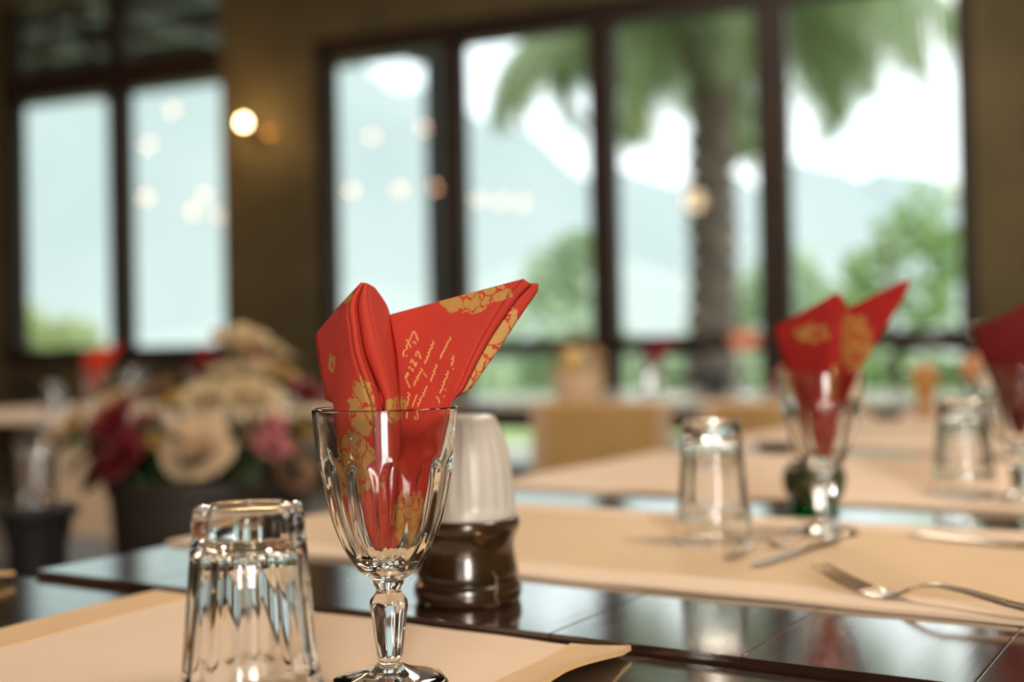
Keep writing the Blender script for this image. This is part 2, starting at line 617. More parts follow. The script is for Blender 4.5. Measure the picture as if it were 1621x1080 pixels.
def ridge(name, y0, depth, xs, hfun, m, base=-8.0):
    b = MB()
    vs, fs = [], []
    nv_ = 10
    n = len(xs)
    for x in xs:
        for j in range(nv_ + 1):
            t = j / nv_
            h = hfun(x)
            y = y0 + depth * t
            z = base + (h - base) * math.sin(min(t, 1) * PI / 2) * (1 + 0.03 * math.sin(x * 0.11 + t * 9))
            vs.append((x, y, z))
    for i in range(n - 1):
        for j in range(nv_):
            q = i * (nv_ + 1) + j
            fs.append((q, q + nv_ + 1, q + nv_ + 2, q + 1))
    b.add(vs, fs)
    return struct(b.build(name, m))


def hill_h(x):
    pts = [(-420, 150), (-260, 128), (-190, 118), (-120, 112), (-70, 103), (-30, 92), (0, 74), (30, 60), (60, 56), (100, 60), (160, 52), (300, 70), (420, 60)]
    for (a, ha), (b_, hb) in zip(pts, pts[1:]):
        if a <= x <= b_:
            t = (x - a) / (b_ - a)
            return ha + (hb - ha) * t + 2.5 * math.sin(x * 0.21) + 1.6 * math.sin(x * 0.53)
    return 50


def mid_h(x):
    return 9 + 4.5 * math.sin(x * 0.035 + 1.0) + 1.6 * math.sin(x * 0.17)


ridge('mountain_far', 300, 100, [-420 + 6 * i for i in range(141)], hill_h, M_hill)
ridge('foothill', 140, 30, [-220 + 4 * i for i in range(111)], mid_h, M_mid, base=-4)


def foliage_mesh(name, rnd, blobs, n, size, m):
    b = MB()
    for _ in range(n):
        (cx, cy, cz, r) = rnd.choice(blobs)
        d = Vector((rnd.gauss(0, 1), rnd.gauss(0, 1), rnd.gauss(0, 1))).normalized() * r * (0.45 + 0.55 * rnd.random() ** 0.5)
        p = Vector((cx, cy, cz)) + d
        s = size * (0.6 + 0.8 * rnd.random())
        e = Euler((rnd.uniform(-1.0, 1.0), rnd.uniform(-1, 1), rnd.uniform(0, 6.28))).to_matrix()
        q = [p + e @ Vector(c) for c in ((-s, 0, 0), (0, -s * 0.4, s * 0.08), (s, 0, 0), (0, s * 0.4, s * 0.08))]
        b.add(q, [(0, 1, 2, 3)])
    return b.mesh(name, m, smooth=False)


rnd = random.Random(4)
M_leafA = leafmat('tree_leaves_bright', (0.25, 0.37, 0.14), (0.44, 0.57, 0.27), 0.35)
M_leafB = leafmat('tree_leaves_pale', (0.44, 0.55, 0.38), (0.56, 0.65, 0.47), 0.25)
M_bark = mat('tree_bark', (0.16, 0.12, 0.09), 0.9, var=(0.22, 0.17, 0.13), vscale=6)


def tree(label, loc, blobs, n, size, m, trunk_h, trunk_r):
    t = thing('tree', label, 'tree', loc)
    o = bpy.data.objects.new('foliage', foliage_mesh('foliage', rnd, blobs, n, size, m))
    COL.objects.link(o)
    o.parent = t
    o['kind'] = 'stuff'
    MB().tube([(0, 0, -0.2), (trunk_r * .5, 0, trunk_h * .5), (0, 0, trunk_h)], [trunk_r, trunk_r * .8, trunk_r * .5], 8).build('trunk', M_bark, t)
    return t


tree('feathery bright green tree beyond the rightmost window pane', (4.6, 14.6, -0.7),
     [(0.75, 0.2, 3.25, 0.50), (0.25, 0.1, 3.0, 0.40), (0.9, 0.3, 2.75, 0.36), (-0.15, 0.2, 2.55, 0.34), (0.4, 0, 2.2, 0.36), (-0.6, 0, 2.05, 0.32), (0.85, 0.1, 1.8, 0.42),
      (-0.2, 0.2, 1.55, 0.45), (-0.75, 0, 1.2, 0.5), (0.35, 0, 1.15, 0.5), (0.9, 0, 0.9, 0.55), (-0.3, 0, 0.6, 0.6), (0.5, 0.2, 0.3, 0.6)], 1100, 0.15, M_leafA, 2.9, 0.07)
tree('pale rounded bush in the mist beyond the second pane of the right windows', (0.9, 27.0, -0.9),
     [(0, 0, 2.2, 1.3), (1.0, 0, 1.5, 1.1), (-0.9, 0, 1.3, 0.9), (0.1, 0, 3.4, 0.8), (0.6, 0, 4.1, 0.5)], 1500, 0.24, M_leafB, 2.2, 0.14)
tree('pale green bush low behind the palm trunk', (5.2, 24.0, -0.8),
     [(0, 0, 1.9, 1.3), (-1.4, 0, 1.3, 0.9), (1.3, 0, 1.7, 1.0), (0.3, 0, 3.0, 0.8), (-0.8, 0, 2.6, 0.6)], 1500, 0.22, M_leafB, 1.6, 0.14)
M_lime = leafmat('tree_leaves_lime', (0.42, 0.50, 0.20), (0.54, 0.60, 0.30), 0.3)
tree('yellow green tree low beyond the leftmost window pane', (-11.3, 29.0, -0.8),
     [(0, 0, 1.9, 0.9), (-0.6, 0, 2.5, 0.8), (0.7, 0, 2.2, 0.7), (-1.0, 0, 1.4, 0.9), (1.1, 0, 1.2, 0.8)], 900, 0.22, M_lime, 1.5, 0.1)

# palm
M_palm = mat('palm_trunk_bark', (0.12, 0.092, 0.072), 0.95, var=(0.30, 0.24, 0.19), vscale=5, bump=0.6, bscale=12, bdist=0.02)
M_frond = leafmat('palm_frond_green', (0.20, 0.27, 0.115), (0.36, 0.45, 0.23), 0.35)
palm = thing('palm_tree', 'tall palm tree with ringed brown trunk outside the third pane of the right windows', 'tree', (1.79, 10.6, -0.6))
tb = MB()
rows = []
hh = 4.9
for i in range(75):
    z = hh * i / 74
    r = 0.235 + 0.03 * math.sin(i * 2.1) + (0.02 if i % 3 == 0 else 0) - 0.012 * z
    rows.append((r, z))
rows.append((0, hh))
tb.lathe([(0, 0)] + rows, 16, rf=lambda r, z, th, t: r * (1 + 0.07 * math.sin(5 * th + z * 4) + 0.04 * math.sin(9 * th - 7 * z)))
for k, p in enumerate(tb.v):
    tb.v[k] = (p[0] - 0.05 + 0.02 * p[2], p[1], p[2])
tb.build('trunk', M_palm, palm, angle=None)
cb = MB()
for k in range(26):
    a = k * 2.399
    z0 = 3.95 + 0.03 * k
    cb.tube([(0.05 + 0.2 * math.cos(a), 0.2 * math.sin(a), z0), (0.05 + 0.36 * math.cos(a), 0.36 * math.sin(a), z0 + 0.28)], [0.05, 0.02], 5)
cb.build('frond_stubs', M_palm, palm)['kind'] = 'stuff'


def frond_mesh(length, droop, seed):
    r = random.Random(seed)
    b = MB()
    N = 22
    pts = []
    for i in range(N + 1):
        t = i / N
        ang = 0.75 - droop * t ** 1.25
        if i == 0:
            p = Vector((0, 0, 0))
        else:
            p = pts[-1] + Vector((math.cos(ang), 0, math.sin(ang))) * length / N
        pts.append(p)
    b.tube(pts, [0.028 * (1 - 0.85 * i / N) for i in range(N + 1)], 4)
    for i in range(3, N * 2):
        t = i / (2 * N)
        p = pts[i // 2] if i % 2 == 0 else (pts[i // 2] + pts[min(i // 2 + 1, N)]) / 2
        tan = (pts[min(i // 2 + 1, N)] - pts[max(i // 2 - 1, 0)]).normalized()
        ll = 0.75 * math.sin(PI * (0.12 + 0.85 * t)) + 0.08
        for s in (-1, 1):
            d = (Vector((0, s, 0)) * 0.85 + tan * 0.55 + Vector((0, 0, -0.5 + r.uniform(-.12, .12)))).normalized()
            e1 = p + d * ll * 0.5 + Vector((0, 0, 0.03))
            e2 = p + d * ll + Vector((0, 0, -0.22 * ll))
            w = tan * 0.024
            b.add([p - w, p + w, e1 + w * 1.2, e1 - w * 1.2, e2], [(0, 1, 2, 3), (3, 2, 4)])
    return b.mesh('frond', M_frond, smooth=False)


fm = [frond_mesh(2.5, 2.4, 1), frond_mesh(2.2, 3.0, 2), frond_mesh(2.75, 2.0, 3)]
r2 = random.Random(11)
for k in range(26):
    o = bpy.data.objects.new('frond', fm[k % 3])
    COL.objects.link(o)
    o.parent = palm
    a = k * 2.399 + 0.5
    o.location = (0.05 + 0.1 * math.cos(a), 0.1 * math.sin(a), 4.62 - 0.008 * k)
    o.rotation_euler = (0, r2.uniform(-0.25, 0.35), a)
# ================================================================== TABLES
def plank_table(name, label, loc, rz, x0, x1, y0, y1, top, planks_along_x, mtop, legs=True, group=None, width=0.135, gap=0.0003, thick=0.032, bev=0.0016):
    t = thing(name, label, 'table', loc, rz, group)
    n = max(2, round(((y1 - y0) if planks_along_x else (x1 - x0)) / width))
    for k in range(n):
        b = MB()
        if planks_along_x:
            w = (y1 - y0) / n
            b.box(x0, x1, y0 + k * w + gap / 2, y0 + (k + 1) * w - gap / 2, top - thick, top, bev=bev)
        else:
            w = (x1 - x0) / n
            b.box(x0 + k * w + gap / 2, x0 + (k + 1) * w - gap / 2, y0, y1, top - thick, top, bev=bev)
        b.build('plank', mtop, t)
    ap = MB()
    i = 0.07
    for (a0, a1, b0, b1) in ((x0 + i, x1 - i, y0 + i, y0 + i + .025), (x0 + i, x1 - i, y1 - i - .025, y1 - i),
                             (x0 + i, x0 + i + .025, y0 + i, y1 - i), (x1 - i - .025, x1 - i, y0 + i, y1 - i)):
        MB().box(a0, a1, b0, b1, top - thick - 0.08, top - thick, bev=0.003).build('apron', M_tableside, t)
    for lx in (x0 + i + .01, x1 - i - .08):
        for ly in (y0 + i + .01, y1 - i - .08):
            b = MB()
            b.box(lx, lx + .07, ly, ly + .07, 0, top - thick, bev=0.004)
            b.build('leg', M_tableside, t)
    return t


TN = 0.744   # near table top
TF = 0.750   # far table top
plank_table('dining_table', 'nearest dark wooden table, in front of the long gap, carrying the facetted tumbler and goblet', P(0, 0), RZ,
            -2.05, 0.55, -0.10, 0.6925, TN, True, M_table_near)
plank_table('dining_table', 'long glossy dark table with the ribbed shaker and lying forks', P(0, 0), RZ,
            -0.950, -0.005, 0.6965, 3.42, TF, False, M_table, width=0.135, bev=0.0008)
# tables further back
plank_table('dining_table', 'far table with window glare painted into its pale top, under the bread basket with cloths hanging off its front', P(-3.10, 4.05), RZ,
            0, 2.6, 0, 1.5, 0.748, True, M_glaretop, width=0.34)
plank_table('dining_table', 'table at the far left behind the flower arrangement', P(-4.7, 2.40), RZ,
            0, 2.1, 0, 1.58, 0.748, True, M_table, width=0.34)


# ------------------------------------------------------------------ place mats
def placemat(label, u0, u1, v0, v1, z, mc, mh, hem=0.04, hems='x', drop_x0=0.0, drop_y0=0.0, skew=0.0, curl=0.0, seed=0, origin=(0, 0), group=None, curl_start=0.6):
    """cloth mat on a table, in table coordinates; hems on its two x ends ('x') or two y ends ('y').
    drop_x0 / drop_y0: length hanging over the table edge beyond the x0 / y0 side."""
    W_, D_ = u1 - u0, v1 - v0
    t = thing('placemat', label, 'placemat', P(u0 + origin[0], v0 + origin[1], z), RZ, group)
    r = random.Random(seed)
    ph = [r.uniform(0, 6.28) for _ in range(6)]

    def edge(q, drop):
        # distance q from the table edge along the cloth, negative = beyond: returns (horizontal, vertical)
        if q >= 0:
            return q, 0.0
        R_ = 0.012
        arc = R_ * PI / 2
        s = -q
        if s < arc:
            a = s / R_
            return -R_ * math.sin(a), -R_ * (1 - math.cos(a))
        return -R_ - 0.04 * (s - arc), -R_ - (s - arc)

    def F(x, y, lift=0.0):
        zz = 0.0003 * (math.sin(x * 21 + ph[0] + 6 * y) + math.sin(y * 26 + ph[1])) + 0.0018
        xx, yy = x, y
        if drop_x0 > 0:
            xx, dz = edge(x, drop_x0)
            zz += dz
        if drop_y0 > 0:
            yy, dz = edge(y, drop_y0)
            zz += dz
        if curl > 0 and x > W_ - 0.05:
            k = (x - (W_ - 0.05)) / 0.05
            c = max(0.0, 1 - max(0, (v1 - v0 - 0.10 - y)) / 0.25)
            wave = max(0.0, math.sin((y / D_ - curl_start + 0.25) / 0.5 * PI)) if abs(y / D_ - curl_start) < 0.25 else 0
            zz += curl * k * k * (0.25 + 0.9 * wave)
        wob = 0.0012 * math.sin(y * 60 + ph[2])
        if skew:
            xx += skew * (y / D_ - 1)
        return (xx + wob * (x / W_), yy + 0.0012 * math.sin(x * 55 + ph[3]), zz + lift)
    xs0, xs1, ys0, ys1 = -drop_x0, W_, -drop_y0, D_
    if hems == 'x':
        ax0, ax1, ay0, ay1 = xs0 + hem, xs1 - hem, ys0, ys1
    else:
        ax0, ax1, ay0, ay1 = xs0, xs1, ys0 + hem, ys1 - hem
    nx = max(10, int((ax1 - ax0) / 0.016))
    ny = max(10, int((ay1 - ay0) / 0.016))
    MB().sheet(nx, ny, lambda a, b: F(ax0 + (ax1 - ax0) * a, ay0 + (ay1 - ay0) * b), 0.0016).build('panel', mc, t)
    if hems == 'x':
        for (a, b) in ((xs0, ax0 + .001), (ax1 - .001, xs1)):
            MB().sheet(8, ny, lambda p, q: F(a + (b - a) * p, ys0 + (ys1 - ys0) * q, 0.0006), 0.0032).build('hem', mh, t)
    else:
        for (a, b) in ((ys0, ay0 + .001), (ay1 - .001, ys1)):
            MB().sheet(nx, 6, lambda p, q: F(xs0 + (xs1 - xs0) * p, a + (b - a) * q, 0.0006), 0.0032).build('hem', mh, t)
    return t


placemat('nearest pale linen placemat with ochre end hems, under the tumbler and goblet', -0.785, -0.345, 0.28, 0.689, TN, M_linen, M_hem,
         hem=0.042, skew=-0.03, curl=0.011, seed=1, curl_start=0.72)
placemat('pale placemat whose hemmed end just enters the frame at the far left', -1.42, -0.948, 0.28, 0.672, TN, M_linen, M_hem,
         hem=0.042, curl=0.010, seed=2, curl_start=0.8)
M_strip = mat('pale_linen_border', (0.68, 0.50, 0.34), 0.9, var=(0.73, 0.55, 0.385), vscale=9, bump=0.35, bscale=900, sheen=0.25, bdist=0.0005)
placemat('tan placemat with a paler front border, behind the ribbed shaker, bearing the near fork', -0.9535, -0.03, 0.858, 1.262, TF, M_tan, M_strip,
         hem=0.05, hems='y', drop_x0=0.035, seed=3)
placemat('second tan placemat from the front on the long table, under the farthest goblet', -0.9535, -0.03, 1.425, 2.03, TF, M_linen, M_strip,
         hem=0.05, hems='y', drop_x0=0.02, seed=4)
placemat('third placemat from the front on the long table, behind the black ashtray', -0.9535, -0.03, 2.20, 2.72, TF, M_linen, M_strip,
         hem=0.05, hems='y', drop_x0=0.02, seed=5)
placemat('rearmost placemat on the long table, by the coral flower vase', -0.9535, -0.03, 2.86, 3.40, TF, M_linen, M_strip,
         hem=0.05, hems='y', drop_x0=0.02, seed=6)
# mats across the far tables: ochre middle, pale side borders, hanging down in front
for k, (x, lab) in enumerate(((0.66, 'ochre cloth with pale borders hanging off the far table, left of the two'),
                              (1.37, 'ochre cloth with pale borders hanging off the far table, right of the two'))):
    placemat(lab, -3.10 + x, -3.10 + x + 0.60, 4.05, 4.13, 0.7485, M_hem, M_linen, hem=0.055, hems='x', drop_y0=0.42, seed=10 + k)
placemat('cream cloth hanging off the far left table behind the flowers', -3.20, -2.72, 2.40, 3.96, 0.7485, M_linen, M_strip, hem=0.05, hems='x', drop_y0=0.34, seed=12)
placemat('cream cloth lying on the far left table at the left picture edge', -4.45, -3.42, 2.41, 3.95, 0.7485, M_linen, M_strip, hem=0.05, hems='x', seed=13)


# ================================================================== GLASSWARE
NF = 12


def flute(n, phase=0.0):
    def g(th):
        p = ((th + phase) * n / (2 * PI)) % 1.0
        return 2 * p - 1      # -1..1 inside one facet
    return g


def sstep(x):
    x = max(0.0, min(1.0, x))
    return x * x * (3 - 2 * x)


def interp(pts, z):
    if z <= pts[0][0]:
        return pts[0][1]
    for (a, ra), (b, rb) in zip(pts, pts[1:]):
        if a <= z <= b:
            t = (z - a) / (b - a)
            return ra + (rb - ra) * t
    return pts[-1][1]


def spline_prof(ctrl, n):
    """smooth (z, r) profile through control points"""
    p = smooth_path([(z, r, 0) for z, r in ctrl], n)
    return [(max(q.y, 0.0004), q.x) for q in p]


def goblet_parts():
    fb = flute(NF, PI / NF * 0.4)
    fs_ = flute(8, 0.2)

    def bowl_rf(r, z, th, tagv):
        q = fb(th)
        top = 0.136 - 0.014 * q * q
        low = 0.066 + 0.004 * q * q
        w = sstep((top - z) / 0.008) * sstep((z - low) / 0.018)
        return r - 0.0026 * w * (1 - q * q)

    def stem_rf(r, z, th, tagv):
        q = fs_(th)
        w = sstep((z - 0.012) / 0.008) * sstep((0.0515 - z) / 0.004)
        k = math.cos(PI / 8) / math.cos(q * PI / 8)
        return r * (1 + (k - 1) * w) * (1 + 0.03 * w)

    def foot_rf(r, z, th, tagv):
        q = fs_(th)
        k = math.cos(PI / 8) / math.cos(q * PI / 8)
        w = sstep((r - 0.010) / 0.012) * 0.75
        return r * (1 + (k - 1) * w)
    foot = [(0, 0.0015), (0.020, 0.0010), (0.0300, 0.0), (0.0335, 0.0006), (0.0345, 0.0022), (0.0335, 0.0036), (0.026, 0.0056), (0.018, 0.0078), (0.0115, 0.0100), (0.0080, 0.0118)]
    stem = [(0.0080, 0.0118), (0.0068, 0.0132), (0.0066, 0.0148), (0.0074, 0.0175), (0.0085, 0.026), (0.0100, 0.038), (0.0112, 0.0465), (0.0108, 0.0495), (0.0082, 0.0525),
            (0.0070, 0.0545), (0.0072, 0.0565), (0.0088, 0.0585), (0.0090, 0.0610)]
    outer = spline_prof([(0.0610, 0.0090), (0.0665, 0.0168), (0.0735, 0.0225), (0.081, 0.0268), (0.0895, 0.0304), (0.099, 0.0334), (0.113, 0.0366), (0.1265, 0.0388),
                         (0.1365, 0.0402), (0.145, 0.0412), (0.156, 0.0422), (0.1603, 0.0426)], 56)
    rim = [(0.04255, 0.1607), (0.0420, 0.1612), (0.0414, 0.1612), (0.0409, 0.1607)]
    inner = spline_prof([(0.1600, 0.0407), (0.145, 0.0389), (0.1265, 0.0358), (0.113, 0.0335), (0.099, 0.0302), (0.0895, 0.0272), (0.081, 0.0232), (0.0745, 0.0180), (0.0705, 0.0115), (0.0690, 0.0050)], 30)
    n = 144
    rows = [(r, z, 1) for r, z in outer] + [(r, z, 0) for r, z in rim] + [(r, z, 0) for r, z in inner] + [(0, 0.0687)]
    bowl = MB().lathe(rows, n, rf=lambda r, z, th, t: bowl_rf(r, z, th, t) if t == 1 else r)
    st = MB().lathe(stem, n, rf=stem_rf)
    ft = MB().lathe(foot, n, rf=foot_rf)
    return bowl.mesh('bowl', M_glass), st.mesh('stem', M_glass), ft.mesh('foot', M_glass)


gb_meshes = goblet_parts()


def goblet(label, loc, rz=0.0, group=None):
    t = thing('goblet', label, 'goblet', loc, rz, group)
    for nm, me in zip(('bowl', 'stem', 'foot'), gb_meshes):
        o = bpy.data.objects.new(nm, me)
        COL.objects.link(o)
        o.parent = t
    return t


def tumbler_parts():
    n = 120
    f10 = flute(10, 0.12)

    def rf(r, z, th, t):
        q = f10(th)
        k = math.cos(PI / 10) / math.cos(q * PI / 10)
        if t == 1:      # facetted body with arched lower ends
            low = 0.031 + 0.004 * q * q
            w = sstep((z - low) / 0.003)
            return r * (1 + (k - 1) * w)
        if t == 2:
            return r * k
        return r
    body = [(0.0344, 0.0008, 0), (0.0349, 0.0, 0), (0.0357, 0.0002, 0), (0.0362, 0.0012, 0), (0.0362, 0.004, 0), (0.0359, 0.015, 0), (0.0356, 0.028, 0)]
    for i in range(46):
        z = 0.0295 + (0.1000 - 0.0295) * i / 45
        body.append((0.0357 - 0.0058 * i / 45, z, 1))
    base = [(0.0299, 0.1000, 1), (0.0294, 0.1012, 2), (0.0284, 0.1020, 2), (0.0282, 0.1030, 2), (0.0292, 0.1042, 2), (0.0293, 0.1100, 2), (0.0288, 0.1145, 2), (0.0276, 0.1166, 2),
            (0.0258, 0.1170, 2), (0.0240, 0.1160, 0), (0.0200, 0.1148, 0), (0.0100, 0.1140, 0), (0, 0.1138, 0)]
    inner = [(0.0, 0.1000, 0), (0.010, 0.0999, 0), (0.0190, 0.0990, 0), (0.0235, 0.0968, 0), (0.0256, 0.0930, 0), (0.0264, 0.088, 0), (0.0282, 0.070, 0), (0.0303, 0.050, 0), (0.0320, 0.036, 0), (0.0336, 0.028, 0),
             (0.0340, 0.015, 0), (0.0343, 0.004, 0), (0.0344, 0.0008, 0)]
    b1 = MB().lathe(inner + body, n, rf=rf)
    b2 = MB().lathe(base, n, rf=rf)
    return b1.mesh('body', M_glass, angle=50), b2.mesh('base', M_glass, angle=50)


tb_meshes = tumbler_parts()


def tumbler(label, loc, rz=0.0, group=None, rot=None):
    t = thing('tumbler', label, 'glass', loc, rz, group, rot)
    for nm, me in zip(('body', 'base'), tb_meshes):
        o = bpy.data.objects.new(nm, me)
        COL.objects.link(o)
        o.parent = t
    return t


GG, TG = 'stemmed goblets at the place settings', 'facetted water tumblers'
g_near = goblet('nearest clear fluted goblet, in sharp focus, holding the printed red napkin', (-0.0747, 0.7004, TN + 0.0034), 0.1, GG)
g_two = goblet('clear goblet at mid distance in front of the dark green votive glass', (0.3068, 1.1973, TF + 0.0034), 0.5, GG)
g_three = goblet('clear goblet cut by the right picture edge, holding a dark red napkin', (0.5977, 1.4253, TF + 0.0034 - 0.0034), 0.9, GG)
tumbler('nearest upside-down facetted tumbler on the pale placemat', (-0.1350, 0.6085, TN + 0.0034), 0.0, TG)
tumbler('upside-down tumbler on the tan placemat, left of the middle goblet', (0.1920, 1.1640, TF + 0.0034), 0.2, TG)
tumbler('blurred upside-down tumbler near the right edge, left of the farthest goblet', (0.5560, 1.4880, TF + 0.0034), 0.4, TG)
g_three.location.z = TF + 0.0016

# ================================================================== NAPKINS
NAP_A = {
 'left_face': ([(-47.8, 46.0, 204.4), (-43.7, 42.0, 180.8), (-38.3, 32.0, 160.8), (-32.4, 18.0, 140.5), (-23.7, 6.0, 115.2), (-13.8, -2.0, 92.0), (-6.7, -5.0, 80.9)],
   [(-11.5, -10.0, 233.0), (-17.5, -16.0, 221.6), (-16.1, -20.0, 207.5), (-14.0, -22.0, 192.4), (-7.2, -23.0, 170.5), (-4.7, -22.0, 159.0), (-3.2, -18.0, 128.2), (-2.7, -12.0, 98.7), (-3.1, -8.0, 79.2)]),
 'ridge_one': ([(-11.5, -10.0, 233.0), (-17.5, -16.0, 221.6), (-16.1, -20.0, 207.5), (-14.0, -22.0, 192.4), (-7.2, -23.0, 170.5), (-4.7, -22.0, 159.0), (-3.2, -18.0, 128.2), (-2.7, -12.0, 98.7), (-3.1, -8.0, 79.2)],
   [(-9.6, -11.0, 233.3), (-14.0, -18.0, 221.5), (-12.7, -22.0, 207.3), (-10.2, -24.0, 192.3), (-3.4, -25.0, 170.5), (-1.2, -24.0, 159.0), (-0.5, -20.0, 128.4), (-1.1, -13.0, 98.8), (-2.4, -8.0, 79.2)]),
 'groove': ([(-9.6, -11.0, 233.3), (-14.0, -18.0, 221.5), (-12.7, -22.0, 207.3), (-10.2, -24.0, 192.3), (-3.4, -25.0, 170.5), (-1.2, -24.0, 159.0), (-0.5, -20.0, 128.4), (-1.1, -13.0, 98.8), (-2.4, -8.0, 79.2)],
   [(-9.3, -10.0, 233.3), (-12.7, -14.0, 221.6), (-11.1, -17.0, 207.4), (-8.4, -18.0, 192.3), (0.2, -19.0, 170.2), (2.0, -18.0, 158.7), (2.4, -17.0, 128.0), (0.2, -12.0, 98.6), (-2.0, -8.0, 79.1)]),
 'ridge_two': ([(-9.3, -10.0, 233.3), (-12.7, -14.0, 221.6), (-11.1, -17.0, 207.4), (-8.4, -18.0, 192.3), (0.2, -19.0, 170.2), (2.0, -18.0, 158.7), (2.4, -17.0, 128.0), (0.2, -12.0, 98.6), (-2.0, -8.0, 79.1)],
   [(-7.4, -11.0, 232.5), (-6.9, -17.0, 221.4), (-4.0, -20.0, 207.2), (-0.1, -22.0, 192.1), (5.9, -22.0, 170.2), (6.7, -21.0, 158.7), (5.3, -17.0, 128.0), (1.7, -12.0, 98.6), (-1.3, -8.0, 79.1)]),
 'inner': ([(-7.4, -11.0, 232.5), (-6.9, -17.0, 221.4), (-4.0, -20.0, 207.2), (-0.1, -22.0, 192.1), (5.9, -22.0, 170.2), (6.7, -21.0, 158.7), (5.3, -17.0, 128.0), (1.7, -12.0, 98.6), (-1.3, -8.0, 79.1)],
   [(-6.7, 14.0, 231.7), (-1.7, 36.0, 221.2), (0.8, 40.0, 206.5), (3.7, 38.0, 188.1), (5.2, 30.0, 167.8), (7.0, 16.0, 151.2), (7.2, 4.0, 125.9), (3.8, -4.0, 101.1), (-0.7, -7.0, 79.0)]),
 'left_back': ([(-47.8, 46.0, 204.4), (-43.7, 42.0, 180.8), (-38.3, 32.0, 160.8), (-32.4, 18.0, 140.5), (-23.7, 6.0, 115.2), (-13.8, -2.0, 92.0), (-6.7, -5.0, 80.9)],
   [(-6.7, 14.0, 231.7), (-1.7, 36.0, 221.2), (0.8, 40.0, 206.5), (3.7, 38.0, 188.1), (5.2, 30.0, 167.8), (7.0, 16.0, 151.2), (7.2, 4.0, 125.9), (3.8, -4.0, 101.1), (-0.7, -7.0, 79.0)]),
 'right_face': ([(-4.6, 41.0, 215.6), (-2.8, 43.0, 200.7), (0.2, 41.0, 183.1), (3.3, 33.0, 161.9), (5.4, 18.0, 139.8), (3.9, 5.0, 111.1), (-0.9, -5.0, 78.6)],
   [(82.2, 16.0, 235.4), (78.3, 16.0, 231.3), (72.2, 16.0, 224.6), (62.4, 16.0, 209.7), (52.7, 16.0, 192.6), (39.0, 7.0, 162.7), (33.9, 0.0, 152.3), (31.1, -6.0, 139.2), (27.2, -6.0, 124.7), (21.7, -6.0, 108.3), (13.3, -6.0, 89.5), (3.6, -6.0, 78.7)]),
 'hem': ([(82.2, 16.0, 235.4), (78.3, 16.0, 231.3), (72.2, 16.0, 224.6), (62.4, 16.0, 209.7), (52.7, 16.0, 192.6), (39.0, 7.0, 162.7), (33.9, 0.0, 152.3), (31.1, -6.0, 139.2), (27.2, -6.0, 124.7), (21.7, -6.0, 108.3), (13.3, -6.0, 89.5), (3.6, -6.0, 78.7)],
   [(86.6, 17.0, 232.3), (83.6, 17.0, 229.3), (78.6, 17.0, 224.2), (67.7, 17.0, 209.3), (56.4, 17.0, 191.7), (41.1, 8.0, 162.2), (35.7, 1.0, 152.3), (32.5, -5.0, 139.1), (28.6, -5.0, 124.5), (22.7, -5.0, 108.2), (14.3, -5.0, 89.3), (4.6, -5.0, 78.5)]),
 'outer': ([(85.2, 20.0, 233.3), (82.5, 20.0, 229.2), (77.8, 20.0, 223.9), (66.9, 20.0, 209.0), (55.6, 20.0, 191.4), (40.2, 11.0, 162.1), (35.2, 4.0, 152.1), (32.0, -3.0, 139.0), (28.1, -3.0, 124.4), (22.2, -3.0, 108.0), (13.9, -4.0, 89.2), (4.1, -4.0, 78.4)],
   [(90.9, 22.0, 232.9), (90.1, 22.0, 227.6), (82.2, 22.0, 216.7), (71.7, 22.0, 201.3), (65.4, 22.0, 191.9), (43.2, 13.0, 162.3), (36.9, 6.0, 151.9), (33.4, -1.0, 138.8), (29.1, -2.0, 124.2), (23.3, -2.0, 107.8), (14.9, -3.0, 89.0), (4.9, -4.0, 78.4)]),
}
